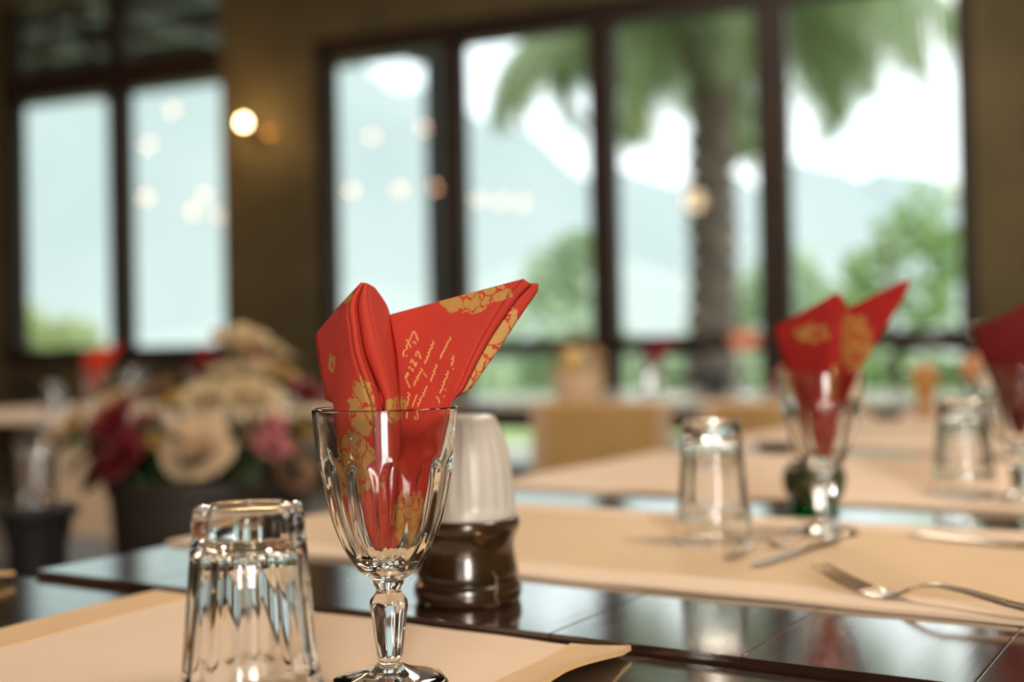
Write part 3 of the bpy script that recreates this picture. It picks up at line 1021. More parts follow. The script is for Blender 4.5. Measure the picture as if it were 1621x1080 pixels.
NAP_B = {
 'left_face': ([(-40.7, 26.0, 206.2), (-34.4, 22.0, 180.3), (-26.7, 16.0, 154.6), (-21.2, 9.0, 129.2), (-13.4, 2.0, 97.8), (-5.4, 0.0, 78.9)],
   [(12.9, -14.0, 238.5), (8.3, -20.0, 216.6), (3.0, -24.0, 185.7), (-0.8, -22.0, 154.9), (-1.1, -16.0, 123.7), (-0.5, -8.0, 78.2)]),
 'ridge_one': ([(12.9, -14.0, 238.5), (8.3, -20.0, 216.6), (3.0, -24.0, 185.7), (-0.8, -22.0, 154.9), (-1.1, -16.0, 123.7), (-0.5, -8.0, 78.2)],
   [(17.8, -14.0, 237.8), (17.0, -20.0, 216.5), (14.6, -22.0, 185.5), (9.6, -20.0, 154.6), (4.1, -15.0, 123.5), (0.7, -8.0, 78.2)]),
 'inner': ([(17.8, -14.0, 237.8), (17.0, -20.0, 216.5), (14.6, -22.0, 185.5), (9.6, -20.0, 154.6), (4.1, -15.0, 123.5), (0.7, -8.0, 78.2)],
   [(30.1, 8.0, 231.1), (32.5, 18.0, 211.0), (29.8, 20.0, 179.1), (23.8, 14.0, 153.7), (11.8, 0.0, 122.7), (1.6, -7.0, 78.1)]),
 'left_back': ([(-40.7, 26.0, 206.2), (-34.4, 22.0, 180.3), (-26.7, 16.0, 154.6), (-21.2, 9.0, 129.2), (-13.4, 2.0, 97.8), (-5.4, 0.0, 78.9)],
   [(30.1, 8.0, 231.1), (32.5, 18.0, 211.0), (29.8, 20.0, 179.1), (23.8, 14.0, 153.7), (11.8, 0.0, 122.7), (1.6, -7.0, 78.1)]),
 'right_face': ([(30.0, 22.0, 222.7), (29.5, 22.0, 198.3), (26.1, 21.0, 172.7), (21.8, 16.0, 153.7), (12.6, 3.0, 122.5), (2.1, -5.0, 77.9)],
   [(82.4, -4.0, 249.6), (71.8, -4.0, 224.7), (60.7, -4.0, 203.6), (45.8, -4.0, 181.2), (32.6, -5.0, 160.2), (23.3, -5.0, 135.2), (12.3, -6.0, 97.9), (3.1, -6.0, 78.0)]),
 'outer': ([(81.5, 1.0, 249.3), (70.9, 1.0, 224.9), (59.7, 1.0, 203.7), (44.8, 1.0, 181.3), (31.5, 0.0, 160.1), (21.9, -1.0, 135.1), (10.6, -3.0, 97.7), (2.4, -4.0, 77.8)],
   [(92.6, 2.0, 251.7), (85.9, 2.0, 234.8), (69.0, 2.0, 208.6), (54.0, 2.0, 184.9), (39.0, 2.0, 158.7), (27.8, 0.0, 135.0), (15.6, -3.0, 97.6), (5.5, -4.0, 77.8)]),
}
SCRIPT = [[(17.2,199.9),(16.5,202.5),(15.1,205.4),(14.3,205.5),(13.2,203.3),(12.0,200.7),(10.9,199.3)],[(13.8,198.8),(15.0,199.5),(16.0,198.0)],[(9.5,201.1),(10.9,199.3),(12.0,197.4),(12.7,195.9)],[(10.9,198.5),(9.7,196.7),(10.5,195.6),(9.0,194.5),(8.2,194.1),(7.8,192.3),(7.8,190.5)],[(9.6,191.2),(10.0,190.4)],[(18.8,188.8),(18.1,191.7),(17.0,193.6),(15.9,192.1),(15.9,190.7),(16.6,191.0)],[(12.5,186.3),(12.9,188.2),(13.6,188.5),(14.7,186.3),(15.4,184.4),(15.8,184.8),(16.2,187.0)],[(12.1,184.5),(11.3,183.0)],[(12.4,182.6),(13.5,183.0),(14.2,181.5),(13.1,181.9)],[(9.4,178.3),(10.5,180.8),(10.9,179.0),(9.7,177.9),(9.0,178.3),(10.8,174.2),(12.2,171.2)],[(20.8,180.3),(21.9,179.1),(23.0,177.6)],[(16.9,167.4),(15.4,163.8),(14.2,160.1)],[(39.3,182.8),(39.3,182.1)],[(34.3,170.4),(34.6,169.7)],[(33.9,166.7),(33.8,166.0)],[(28.7,166.1),(29.8,165.7),(30.8,163.8),(31.2,162.4)],[(11.9,155.4),(10.7,152.8)],[(16.7,156.4),(17.8,154.5),(18.1,152.7),(16.6,152.7),(15.9,153.8)],[(27.0,199.3),(26.5,199.3),(26.4,199.3),(26.5,199.2),(26.8,198.9),(27.0,198.4),(26.9,197.8),(26.5,197.3),(26.0,197.0),(25.4,197.1),(25.2,197.2),(25.4,197.1),(25.8,196.7),(26.2,196.0),(26.2,195.4),(25.7,195.0),(25.0,194.8),(24.9,194.7),(24.8,194.7),(24.8,194.6),(24.9,194.4),(24.8,194.0),(24.6,193.4),(24.3,192.9),(24.1,192.5),(23.5,192.6),(23.3,192.6),(23.5,192.5),(23.9,192.2),(24.2,191.5),(24.2,190.9),(23.8,190.5),(23.1,190.3),(22.6,190.3),(22.4,190.3),(22.6,190.2),(22.9,189.9),(23.2,189.3),(23.1,188.7),(22.7,188.2),(22.1,188.0),(21.9,187.9),(21.9,187.9),(21.9,187.9),(22.0,187.6),(21.9,187.2),(21.8,186.6),(21.5,186.1),(21.2,185.8)],[(19.6,182.9),(19.0,183.1),(18.7,183.2),(19.0,183.2),(19.5,182.7),(20.0,182.1),(20.0,181.5),(19.5,181.2),(18.7,181.2),(18.3,181.2),(18.2,181.3),(18.4,181.3),(18.6,181.0),(18.8,180.5),(18.7,180.0),(18.3,179.6),(17.8,179.5),(17.6,179.5),(17.5,179.5),(17.6,179.5),(17.8,179.3),(17.8,178.9),(17.6,178.4),(17.3,178.0),(16.9,177.8),(16.2,178.0),(16.0,178.2),(16.3,178.1),(16.9,177.6),(17.3,177.0),(17.3,176.4),(16.8,176.0),(16.0,176.1),(15.8,176.0),(15.7,176.1),(15.8,176.1),(16.0,175.9),(16.0,175.5),(15.8,175.0),(15.5,174.6),(15.1,174.3),(14.7,174.4),(14.6,174.5),(14.8,174.5),(15.1,174.2),(15.3,173.7),(15.2,173.2),(14.8,172.8),(14.2,172.6)],[(37.7,201.7),(37.3,201.7),(37.1,201.8),(37.2,201.7),(37.5,201.3),(37.6,200.8),(37.5,200.2),(37.0,199.8),(36.5,199.6),(36.4,199.4),(36.3,199.4),(36.4,199.4),(36.3,199.2),(36.2,198.8),(35.9,198.3),(35.6,197.8),(35.4,197.4),(35.1,197.4),(34.9,197.4),(35.0,197.4),(35.2,197.1),(35.2,196.6),(35.0,196.0),(34.7,195.5),(34.2,195.3),(33.9,195.3),(33.8,195.3),(33.9,195.3),(34.0,195.0),(34.1,194.4),(33.9,193.9),(33.5,193.4),(33.1,193.2),(32.9,193.0),(32.9,193.0),(32.9,193.0),(32.9,192.8),(32.7,192.4),(32.5,191.9),(32.2,191.4),(31.9,191.0),(31.5,191.0),(31.4,191.1),(31.5,191.0),(31.7,190.7),(31.8,190.2),(31.7,189.6),(31.3,189.1),(30.8,188.9)],[(28.9,185.2),(28.5,185.2),(28.4,185.3),(28.5,185.3),(28.8,185.0),(29.0,184.5),(29.0,183.9),(28.6,183.4),(28.1,183.2),(28.0,183.1),(27.9,183.1),(28.0,183.1),(28.0,182.9),(28.0,182.5),(27.9,182.0),(27.6,181.5),(27.4,181.1),(26.8,181.2),(26.6,181.3),(26.8,181.2),(27.3,180.9),(27.6,180.3),(27.7,179.7),(27.2,179.3),(26.6,179.1),(26.3,179.0),(26.2,179.1),(26.3,179.1),(26.5,178.8),(26.6,178.4),(26.4,177.8),(26.2,177.3),(25.8,177.0),(25.5,177.0),(25.4,177.0),(25.5,177.0),(25.7,176.8),(25.8,176.3),(25.7,175.8),(25.4,175.3),(25.0,175.0)],[(23.1,172.5),(22.9,172.4),(22.8,172.4),(22.9,172.4),(23.0,172.2),(22.9,171.7),(22.7,171.2),(22.4,170.7),(22.1,170.5),(21.6,170.5),(21.5,170.6),(21.6,170.5),(21.9,170.2),(22.1,169.6),(22.0,169.1),(21.6,168.6),(21.1,168.5),(20.4,168.6),(20.2,168.7),(20.4,168.6),(20.9,168.2),(21.3,167.5),(21.2,166.9),(20.8,166.5),(20.0,166.4),(19.9,166.4),(19.8,166.4),(19.9,166.4),(19.9,166.2),(19.8,165.8),(19.6,165.2),(19.3,164.7),(19.0,164.4),(18.4,164.6),(18.2,164.7),(18.4,164.6),(18.9,164.2),(19.2,163.5),(19.1,162.9),(18.7,162.5),(18.0,162.4),(17.5,162.5),(17.3,162.6),(17.5,162.5),(17.8,162.2),(18.1,161.6),(18.0,161.0),(17.6,160.6),(17.0,160.4)],[(39.4,190.6),(39.2,190.4),(39.2,190.5),(39.2,190.5),(39.3,190.3),(39.3,189.9),(39.3,189.3),(39.1,188.8),(38.9,188.5),(38.2,188.5),(37.9,188.6),(38.2,188.5),(38.8,188.2),(39.3,187.7),(39.4,187.1),(39.0,186.6),(38.3,186.4),(37.9,186.3),(37.8,186.4),(38.0,186.4),(38.3,186.1),(38.5,185.7),(38.5,185.1),(38.2,184.6),(37.8,184.3)],[(36.2,181.4),(35.9,181.4),(35.8,181.4),(35.9,181.3),(36.1,181.1),(36.2,180.6),(36.1,180.0),(35.8,179.5),(35.4,179.2),(34.7,179.3),(34.5,179.4),(34.7,179.3),(35.2,178.9),(35.7,178.3),(35.7,177.6),(35.2,177.2),(34.5,177.0),(34.4,176.9),(34.3,176.9),(34.3,176.9),(34.4,176.7),(34.4,176.3),(34.2,175.7),(34.0,175.2),(33.7,174.8),(33.2,174.8),(33.0,174.9),(33.2,174.8),(33.6,174.5),(33.8,173.9),(33.8,173.3),(33.4,172.9),(32.8,172.6),(32.3,172.6),(32.1,172.7),(32.3,172.6),(32.7,172.3),(33.0,171.7),(33.0,171.1),(32.6,170.6),(32.0,170.4),(31.8,170.3),(31.8,170.3),(31.8,170.3),(31.9,170.1),(31.8,169.7),(31.7,169.1),(31.4,168.6),(31.2,168.2)],[(11.4,168.6),(10.7,168.4),(10.5,168.4),(10.7,168.4),(11.3,168.1),(12.0,167.6),(12.2,167.0),(11.9,166.4),(11.2,166.0),(10.7,165.9),(10.5,165.8),(10.7,165.8),(11.2,165.5),(11.6,165.1),(11.8,164.5),(11.5,163.9),(11.0,163.4),(10.8,163.3),(10.8,163.2),(10.8,163.2),(11.0,163.0),(11.2,162.5),(11.2,161.9),(11.1,161.3),(10.9,160.9)]]


def inside_limit(z):
    return interp([(66, 0.5), (69, 4.0), (71, 10.5), (74.5, 16.5), (81, 21.6), (89.5, 25.6), (99, 28.6), (113, 31.8), (126.5, 34.2), (145, 37.4), (160, 39.2)], z) - 1.0


def clampin(p):
    x, y, z = p
    z = max(z, 74.0)
    if z < 164:
        lim = inside_limit(z)
        r = math.hypot(x, y)
        if r > lim:
            x, y = x * lim / r, y * lim / r
    return Vector((x, y, z)) / 1000.0


NAP_BULGE = {'left_face': -4.0, 'ridge_one': -2.6, 'groove': 9.0, 'ridge_two': -3.6, 'inner': 7.0, 'left_back': 9.0, 'right_face': -1.5, 'hem': -1.8, 'outer': -0.6}
NAP_N = {'left_face': 10, 'ridge_one': 6, 'groove': 4, 'ridge_two': 6, 'inner': 6, 'left_back': 10, 'right_face': 16, 'hem': 5, 'outer': 4}


def napkin_mesh(data, name, mats, crumple):
    b = MB()
    face_pts = []
    for key, (Lp, Rp) in data.items():
        nt_ = 40
        A = smooth_path(Lp, nt_)
        B = smooth_path(Rp, nt_)
        bul = NAP_BULGE[key]
        ph = sum(map(ord, key)) % 7

        def f(s, t, A=A, B=B, bul=bul, key=key, ph=ph):
            k = min(int(t * nt_ + 0.5), nt_)
            p = A[k].lerp(B[k], s)
            y = p.y + bul * math.sin(PI * s)
            # creases where the cloth is pushed down into the glass
            wgt = sstep((158 - p.z) / 30)
            if key in ('right_face', 'left_face', 'left_back'):
                y += crumple * wgt * (1.6 * math.sin(p.z * 0.42 + ph + 0.05 * p.x) + 1.2 * math.sin(p.x * 0.5 + ph))
            return clampin((p.x, y, p.z))
        mi = 1 if key == 'outer' else 0
        i0, f0 = len(b.v), len(b.f)
        b.sheet(NAP_N[key], nt_, f, 0.0011, mi)
        if key == 'right_face':
            face_pts = BVHTree.FromPolygons([Vector(v) for v in b.v[i0:]], [[q - i0 for q in f_] for f_ in b.f[f0:]])
    return b.mesh(name, mats), face_pts


napA, faceA = napkin_mesh(NAP_A, 'napkin', [M_napkin, M_napgold], 1.0)
nap_near = bpy.data.objects.new('napkin', napA)
COL.objects.link(nap_near)
nap_near.location = (-0.0747, 0.7004, TN + 0.0034)
tag(nap_near, 'sharp bright red napkin with gold script, folded in the nearest goblet', 'napkin', 'red napkins standing in goblets')
# the gold handwriting printed on its right-hand face
sb = MB()
for st in SCRIPT:
    n_ = max(len(st) * 2, 4) if len(st) < 12 else len(st) - 1
    pts = smooth_path([(x / 1000, 0, z / 1000) for x, z in st], n_)
    out = []
    for p in pts:
        hit = faceA.ray_cast(Vector((p.x, -0.2, p.z)), Vector((0, 1, 0)))[0]
        if hit is None:
            continue
        y = hit.y
        out.append(Vector((p.x, y - 0.00025, p.z)))
    if len(out) < 2:
        continue
    vs = []
    wd = 0.0004
    for i, p in enumerate(out):
        d = out[min(i + 1, len(out) - 1)] - out[max(i - 1, 0)]
        nrm = Vector((-d.z, 0, d.x))
        nrm = nrm.normalized() * wd if nrm.length > 1e-9 else Vector((wd, 0, 0))
        vs += [p + nrm, p - nrm]
    sb.add(vs, [(2 * i, 2 * i + 1, 2 * i + 3, 2 * i + 2) for i in range(len(out) - 1)])
so = sb.build('printed_script', M_script, nap_near, smooth=False)
so['label'] = 'gold handwritten script printed on the cloth'

napB, _ = napkin_mesh(NAP_B, 'napkin', [M_napdark, M_napdark], 0.6)
nb = bpy.data.objects.new('napkin', napB)
COL.objects.link(nb)
nb.location = g_two.location
tag(nb, 'blurred red napkin with two points standing in the middle goblet', 'napkin', 'red napkins standing in goblets')
M_napplain = mat('deep_red_cotton', (0.11, 0.007, 0.008), 0.85, var=(0.14, 0.009, 0.009), vscale=40, spec=0.2)
nc_me = napB.copy()
nc_me.materials[0] = M_napplain
nc_me.materials[1] = M_napplain
nc = bpy.data.objects.new('napkin', nc_me)
COL.objects.link(nc)
nc.location = g_three.location
nc.rotation_euler = (0, 0, 0.25)
tag(nc, 'deep red napkin cut off by the right picture edge', 'napkin', 'red napkins standing in goblets')

# ================================================================== SHAKER
mill = thing('shaker', 'ribbed white-domed shaker on a turned dark wooden base behind the nearest goblet', 'shaker', (-0.0376, 0.9264, TF + 0.0003), 0.0)
base_rows = [(0, 0), (0.0375, 0.0), (0.0398, 0.0010), (0.0412, 0.0045), (0.0416, 0.0090), (0.0408, 0.0130), (0.0392, 0.0152), (0.0384, 0.0164), (0.0388, 0.0178),
             (0.0392, 0.0205), (0.0386, 0.0250), (0.0374, 0.0310), (0.0364, 0.0370), (0.0362, 0.0420), (0.0368, 0.0465), (0.0384, 0.0510), (0.0402, 0.0545), (0.0412, 0.0580),
             (0.0410, 0.0610), (0.0398, 0.0630), (0.0378, 0.0638), (0, 0.0638)]
base_rows = [base_rows[0]] + [(p.x, p.y) for p in smooth_path([(r, z, 0) for r, z in base_rows[1:-1]], 70)] + [base_rows[-1]]
mill_base = MB().lathe(base_rows, 64).build('base', M_mill, mill, angle=60)
fr = flute(20)
dome = [(0.0372, 0.0635), (0.0374, 0.066), (0.0372, 0.068), (0.0370, 0.078), (0.0360, 0.092), (0.0344, 0.106), (0.0318, 0.119), (0.0282, 0.130), (0.0252, 0.1365), (0.0228, 0.1400), (0.0200, 0.1415)]
dome = [(p.x, p.y) for p in smooth_path([(r, z, 0) for r, z in dome], 50)] + [(0.010, 0.1410), (0, 0.1408)]
dm = MB().lathe(dome, 160, rf=lambda r, z, th, t: r - 0.0014 * (1 - abs(fr(th)) ** 1.6) * sstep((z - 0.069) / 0.004) * sstep((0.1395 - z) / 0.006)).build('dome', M_rib, mill, angle=70)
kb = MB()
for dz, w in ((0.0, 0.011), (-0.0028, 0.009), (-0.005, 0.006)):
    pts = []
    for i in range(9):
        a = -PI / 2 + 0.22 + w / 0.041 * (i / 8 - 0.2)
        z = 0.0560 + dz - 0.004 * (i / 8) ** 2
        rr = interp([(z_, r_) for r_, z_ in base_rows[1:-1]], z) + 0.0001
        pts.append((rr * math.cos(a), rr * math.sin(a), z))
    kb.tube(pts, 0.0007, 4)
kb.build('grain_knot', M_knot, mill_base)['label'] = 'amber knot in the dark wood'
ck = MB()
pts = []
for i in range(14):
    z = 0.0025 + 0.024 * i / 13
    a = -PI / 2 + 0.62 - 0.05 * math.sin(i * 0.5) - 0.005 * i
    rr = interp([(z_, r_) for r_, z_ in base_rows[1:-1]], z) + 0.0001
    pts.append((rr * math.cos(a), rr * math.sin(a), z))
ck.tube(pts, [0.0003 + 0.0003 * math.sin(PI * i / 13) for i in range(14)], 4)
ck.build('crack', M_crack, mill_base)['label'] = 'pale crack near the foot of the base'

# ================================================================== CUTLERY


def blade_loft(rows, n=10):
    """rows: (x, half_width, half_thick, z); superellipse sections across y"""
    vs, fs = [], []
    for (x, w, h, z) in rows:
        for k in range(n):
            th = 2 * PI * k / n
            c, s = math.cos(th), math.sin(th)
            vs.append((x, w * abs(c) ** 0.8 * (1 if c >= 0 else -1), z + h * abs(s) ** 0.9 * (1 if s >= 0 else -1)))
    N = len(rows)
    for i in range(N - 1):
        for k in range(n):
            fs.append((i * n + k, i * n + (k + 1) % n, (i + 1) * n + (k + 1) % n, (i + 1) * n + k))
    fs.append(tuple(range(n - 1, -1, -1)))
    fs.append(tuple((N - 1) * n + k for k in range(n)))
    return vs, fs


def fork_meshes():
    hd = [(0.0, 0.006, 0.0010, 0.0060), (0.004, 0.0082, 0.0013, 0.0058), (0.02, 0.0088, 0.0014, 0.0060), (0.05, 0.0066, 0.0014, 0.0085), (0.08, 0.0042, 0.0015, 0.0125), (0.10, 0.0032, 0.0016, 0.0140),
          (0.112, 0.0030, 0.0016, 0.0128), (0.122, 0.0036, 0.0015, 0.0095)]
    b = MB()
    b.add(*blade_loft(hd))
    # two raised lines along the handle
    for s in (-1, 1):
        b.tube([(x, s * w * 0.72, z + h * 0.75) for x, w, h, z in hd[1:6]], 0.0006, 5)
    handle = b.mesh('handle', M_steel, angle=50)
    hb = MB()
    hb.add(*blade_loft([(0.1215, 0.0036, 0.0015, 0.0095), (0.128, 0.0070, 0.0012, 0.0058), (0.136, 0.0110, 0.0010, 0.0028), (0.146, 0.0122, 0.0010, 0.0016), (0.153, 0.0120, 0.0010, 0.0020)]))
    head = hb.mesh('head', M_steel, angle=50)
    tines = []
    for k in range(4):
        y = -0.0105 + 0.007 * k
        t_ = MB()
        t_.tube([(0.151, y, 0.0020), (0.165, y * 1.0, 0.0040), (0.18, y * 0.97, 0.0078), (0.192, y * 0.93, 0.0122), (0.203, y * 0.88, 0.0172)], [0.0016, 0.0015, 0.0014, 0.0012, 0.0006], 6)
        tines.append(t_.mesh('tine', M_steel))
    return handle, head, tines


FK = fork_meshes()


def fork(label, u, v, ang, z, scale=1.0, group='forks on the placemats'):
    t = thing('fork', label, 'fork', P(u, v, z), RZ + ang, group)
    t.scale = (scale, scale, scale)
    for nm, me in (('handle', FK[0]), ('head', FK[1])):
        o = bpy.data.objects.new(nm, me)
        COL.objects.link(o)
        o.parent = t
    for me in FK[2]:
        o = bpy.data.objects.new('tine', me)
        COL.objects.link(o)
        o.parent = t
    return t


def knife_meshes():
    hd = [(0.0, 0.005, 0.0020, 0.0034), (0.004, 0.0078, 0.0030, 0.0034), (0.03, 0.0080, 0.0032, 0.0034), (0.07, 0.0062, 0.0030, 0.0034), (0.092, 0.0056, 0.0026, 0.0034)]
    bl = [(0.091, 0.0056, 0.0024, 0.0034), (0.098, 0.0086, 0.0010, 0.0030), (0.13, 0.0094, 0.0008, 0.0026), (0.17, 0.0092, 0.0007, 0.0024), (0.19, 0.0075, 0.0006, 0.0022), (0.202, 0.0040, 0.0005, 0.0020), (0.207, 0.0010, 0.0004, 0.0020)]
    a, b = MB(), MB()
    a.add(*blade_loft(hd))
    b.add(*blade_loft(bl, 12))
    return a.mesh('handle', M_steel, angle=50), b.mesh('blade', M_steel, angle=50)


KN = knife_meshes()


def knife(label, u, v, ang, z, scale=1.0, group='knives on the placemats'):
    t = thing('knife', label, 'knife', P(u, v, z), RZ + ang, group)
    t.scale = (scale, scale, scale)
    for nm, me in (('handle', KN[0]), ('blade', KN[1])):
        o = bpy.data.objects.new(nm, me)
        COL.objects.link(o)
        o.parent = t
    return t


ZM = TF + 0.0036
fork('fork lying nearest the front of the tan placemat, handle running off the right picture edge', -0.103, 0.852, rad(180 - 18.5), ZM)
fork('small fork with warm glints left of the middle goblet\'s foot', -0.4007, 0.9885, rad(83), ZM, 0.68)
knife('knife lying beside the small fork, in front of the middle goblet\'s foot', -0.3454 - 0.002, 1.1383 - 0.006, rad(262), ZM, 0.80)
knife('knife with a bright blade tip along the back of the tan placemat at right', -0.103, 1.144, rad(180 - 18.5), ZM)
# ================================================================== VOTIVE AND SMALL THINGS ON THE TABLES
vt = thing('votive', 'dark olive green glass votive with an emerald foot behind the middle goblet', 'candle holder', (0.345, 1.385, TF + 0.0004))
MB().lathe([(0, 0.004), (0.020, 0.004), (0.025, 0.010), (0.034, 0.024), (0.037, 0.036), (0.034, 0.048), (0.029, 0.055), (0.0275, 0.0565), (0.026, 0.055), (0.031, 0.047), (0.034, 0.036),
            (0.031, 0.025), (0.022, 0.013), (0, 0.012)], 40).build('bowl', mat('olive_glass_body', (0.035, 0.045, 0.016), 0.12, var=(0.06, 0.07, 0.025), vscale=30, coat=0.6), vt)
MB().lathe([(0, 0), (0.024, 0), (0.028, 0.002), (0.028, 0.005), (0.022, 0.0075), (0, 0.0075)], 40).build('foot', glassmat('emerald_glass', (0.10, 0.75, 0.45)), vt)['label'] = 'emerald green foot'


def ashtray(label, loc, r):
    t = thing('ashtray', label, 'ashtray', loc)
    MB().lathe([(0, 0), (r * .8, 0), (r, .006), (r * 1.02, .014), (r * .95, .016), (r * .9, .012), (r * .7, .005), (0, .0045)], 40).build('dish', M_black, t)
    b = MB()
    for k in range(3):
        a = k * 2.094
        b.tube([(r * .78 * math.cos(a), r * .78 * math.sin(a), .0145), (r * 1.06 * math.cos(a), r * 1.06 * math.sin(a), .0155)], .0022, 6)
    b.build('rest', M_black, t)
    return t


ashtray('flat black ashtray on the long table, left of the middle goblet', (0.476, 2.195, TF + 0.0006), 0.034)
tr = thing('dish', 'dark wooden dish with a brown handle far back, right of the middle goblet', 'dish', (0.965, 3.10, TF + 0.004))
MB().lathe([(0, 0), (.028, 0), (.038, .010), (.041, .022), (.038, .023), (.034, .012), (0, .008)], 32).build('bowl', M_black, tr)
MB().tube([(-.036, 0, .018), (-.07, -.01, .022), (-.10, -.015, .024)], [.007, .006, .008], 8).build('handle', mat('brown_wood', (0.13, 0.06, 0.025), 0.5, var=(0.17, 0.08, 0.03), vscale=30), tr)

M_stem = mat('flower_stem', (0.05, 0.12, 0.03), 0.6)


def vase(label, loc, h, r, m=None, group=None, name='bud_vase'):
    t = thing(name, label, 'vase', loc, 0, group)
    rows = [(0, 0), (r * .9, 0), (r, h * .06), (r, h * .35), (r * .75, h * .6), (r * .5, h * .8), (r * .55, h * .95), (r * .62, h), (r * .55, h * .995), (r * .45, h * .93), (r * .40, h * .8),
            (r * .65, h * .6), (r * .9, h * .35), (r * .9, h * .09), (0, h * .08)]
    MB().lathe(rows, 28).build('body', m or M_glass, t)
    MB().lathe([(r * .60, h * .985), (r * .68, h), (r * .60, h * 1.012), (r * .53, h)], 28).build('lip', m or M_glass, t)
    return t


def gerbera(label, loc, stem_h, r, m, mc, tilt=(0.5, 0.0), group=None, droop=0.0):
    t = thing('flower', label, 'flower', loc, 0, group)
    top = Vector((tilt[1] * stem_h * .2, -tilt[0] * stem_h * .2, stem_h))
    MB().tube([(0, 0, 0), (0, 0, stem_h * .7), (top.x * .4, top.y * .4, stem_h * .88), top], .0022, 6).build('stem', M_stem, t)
    ax = Vector((tilt[1], -tilt[0], 0.8)).normalized()
    q = ax.to_track_quat('Z', 'X')
    me = None
    for k in range(16):
        if me is None:
            b = MB()
            b.sheet(4, 2, lambda a, c: (r * (0.12 + 0.88 * a), r * 0.17 * (c * 2 - 1) * math.sin(PI * (0.15 + 0.8 * a)), r * (0.28 * a - (0.2 + droop) * a * a)), .001)
            me = b.mesh('petal', m)
        o = bpy.data.objects.new('petal', me)
        COL.objects.link(o)
        o.parent = t
        o.location = top
        o.rotation_euler = (q @ Euler((0, 0.12 * (k % 2), 2 * PI * k / 16)).to_quaternion()).to_euler()
    MB().lathe([(0, -.006), (r * .2, -.004), (r * .24, .004), (r * .15, .009), (0, .010)], 16).build('eye', mc, t, loc=top, rot=q.to_euler())
    return t


M_coral = leafmat('coral_petals', (0.74, 0.22, 0.15), (0.80, 0.30, 0.22), 0.25)
M_orange = leafmat('orange_petals', (0.76, 0.33, 0.14), (0.82, 0.42, 0.22), 0.25)
M_eye = mat('flower_eye', (0.35, 0.16, 0.03), 0.8)
M_white = leafmat('white_petals', (0.70, 0.68, 0.62), (0.78, 0.76, 0.70), 0.25)

# coral flowers
vase('slim glass vase of a coral flower hidden behind the middle goblet', (0.735, 3.17, TF + 0.0026), 0.065, 0.024)
gerbera('coral flower drooping behind the left rim of the middle goblet', (0.735, 3.17, TF + 0.012), 0.105, 0.052, M_coral, M_eye, (1.0, -0.9), droop=0.5)
vase('slim glass vase of the coral flower far back between two windows', (1.00, 5.15, 0.7486), 0.13, 0.03)
gerbera('coral flower high in a vase on the far table', (1.00, 5.15, 0.766), 0.21, 0.075, M_coral, M_eye, (0.7, -0.2))
# orange and white blooms by the right edge
vase('glass vase with an orange and a white bloom behind the blurred tumbler', (1.20, 3.10, TF + 0.0026), 0.11, 0.027)
gerbera('orange bloom beside the dark napkin at the right picture edge', (1.20, 3.10, TF + 0.014), 0.125, 0.046, M_orange, M_eye, (1.0, -0.5), droop=0.3)
gerbera('white bloom on top of the orange one at the right', (1.206, 3.105, TF + 0.014), 0.20, 0.038, M_white, M_eye, (0.8, 0.1))
# turned wooden mill
M_ochrewood = mat('honey_wood', (0.42, 0.19, 0.035), 0.35, var=(0.50, 0.24, 0.05), vscale=8, stretch=(1, 1, 5), coat=0.4)
pm = thing('pepper_mill', 'small honey-coloured wooden mill with a round head, far right on the long table', 'pepper mill', (1.085, 3.165, TF + 0.0026))
MB().lathe([(0, 0), (.027, 0), (.028, .006), (.023, .02), (.019, .045), (.022, .062), (.024, .070), (0, .070)], 32).build('body', M_ochrewood, pm)
MB().lathe([(0, .070), (.021, .070), (.029, .080), (.036, .098), (.036, .113), (.029, .130), (.014, .139), (0, .141)], 32).build('head', M_ochrewood, pm)
MB().lathe([(0, .140), (.006, .140), (.008, .145), (.005, .151), (0, .152)], 16).build('knob', M_steel, pm)
# planter on the far table
pl = thing('planter', 'small dark teal pot on the far table beside the coral flower', 'pot', (0.86, 5.10, 0.7486))
MB().lathe([(0, 0), (.05, 0), (.062, .08), (.066, .083), (.066, .10), (.058, .10), (.054, .07), (0, .068)], 32).build('pot', mat('dark_teal_glaze', (0.012, 0.024, 0.027), 0.3, var=(0.02, 0.035, 0.038), vscale=20), pl)
MB().lathe([(0, .080), (.054, .080), (.050, .086), (0, .090)], 24).build('soil', M_black, pl)
# bread basket
M_wick = mat('cream_wicker', (0.62, 0.43, 0.28), 0.8, var=(0.70, 0.52, 0.36), vscale=60, bump=0.5, bscale=140)
M_cane = mat('brown_cane', (0.24, 0.12, 0.04), 0.6, var=(0.30, 0.15, 0.05), vscale=40)
bk = thing('basket', 'cream wicker basket with an arched cane handle on the far table', 'basket', (0.27, 4.95, 0.7486), RZ)
bb = MB()
bb.lathe([(0, 0), (.085, 0), (.095, .03), (.105, .07), (.112, .118), (.116, .125), (.110, .128), (.104, .12), (.096, .07), (.084, .012), (0, .010)], 48,
         rf=lambda r, z, th, t: r * (1 + .018 * math.sin(24 * th + (PI if int(z / .013) % 2 else 0))))
bb.build('body', M_wick, bk)
hp = [(.108 * math.cos(a), 0, .12 + .135 * math.sin(a)) for a in [PI * i / 20 for i in range(21)]]
MB().tube(hp, .009, 8).build('handle', M_cane, bk)['label'] = 'arched brown cane handle'
MB().lathe([(.104, .118), (.114, .120), (.114, .132), (.106, .133)], 40).build('rim', M_cane, bk)
M_crust = mat('pale_bread_crust', (0.66, 0.47, 0.26), 0.8, var=(0.74, 0.58, 0.36), vscale=18, bump=0.3, bscale=40)
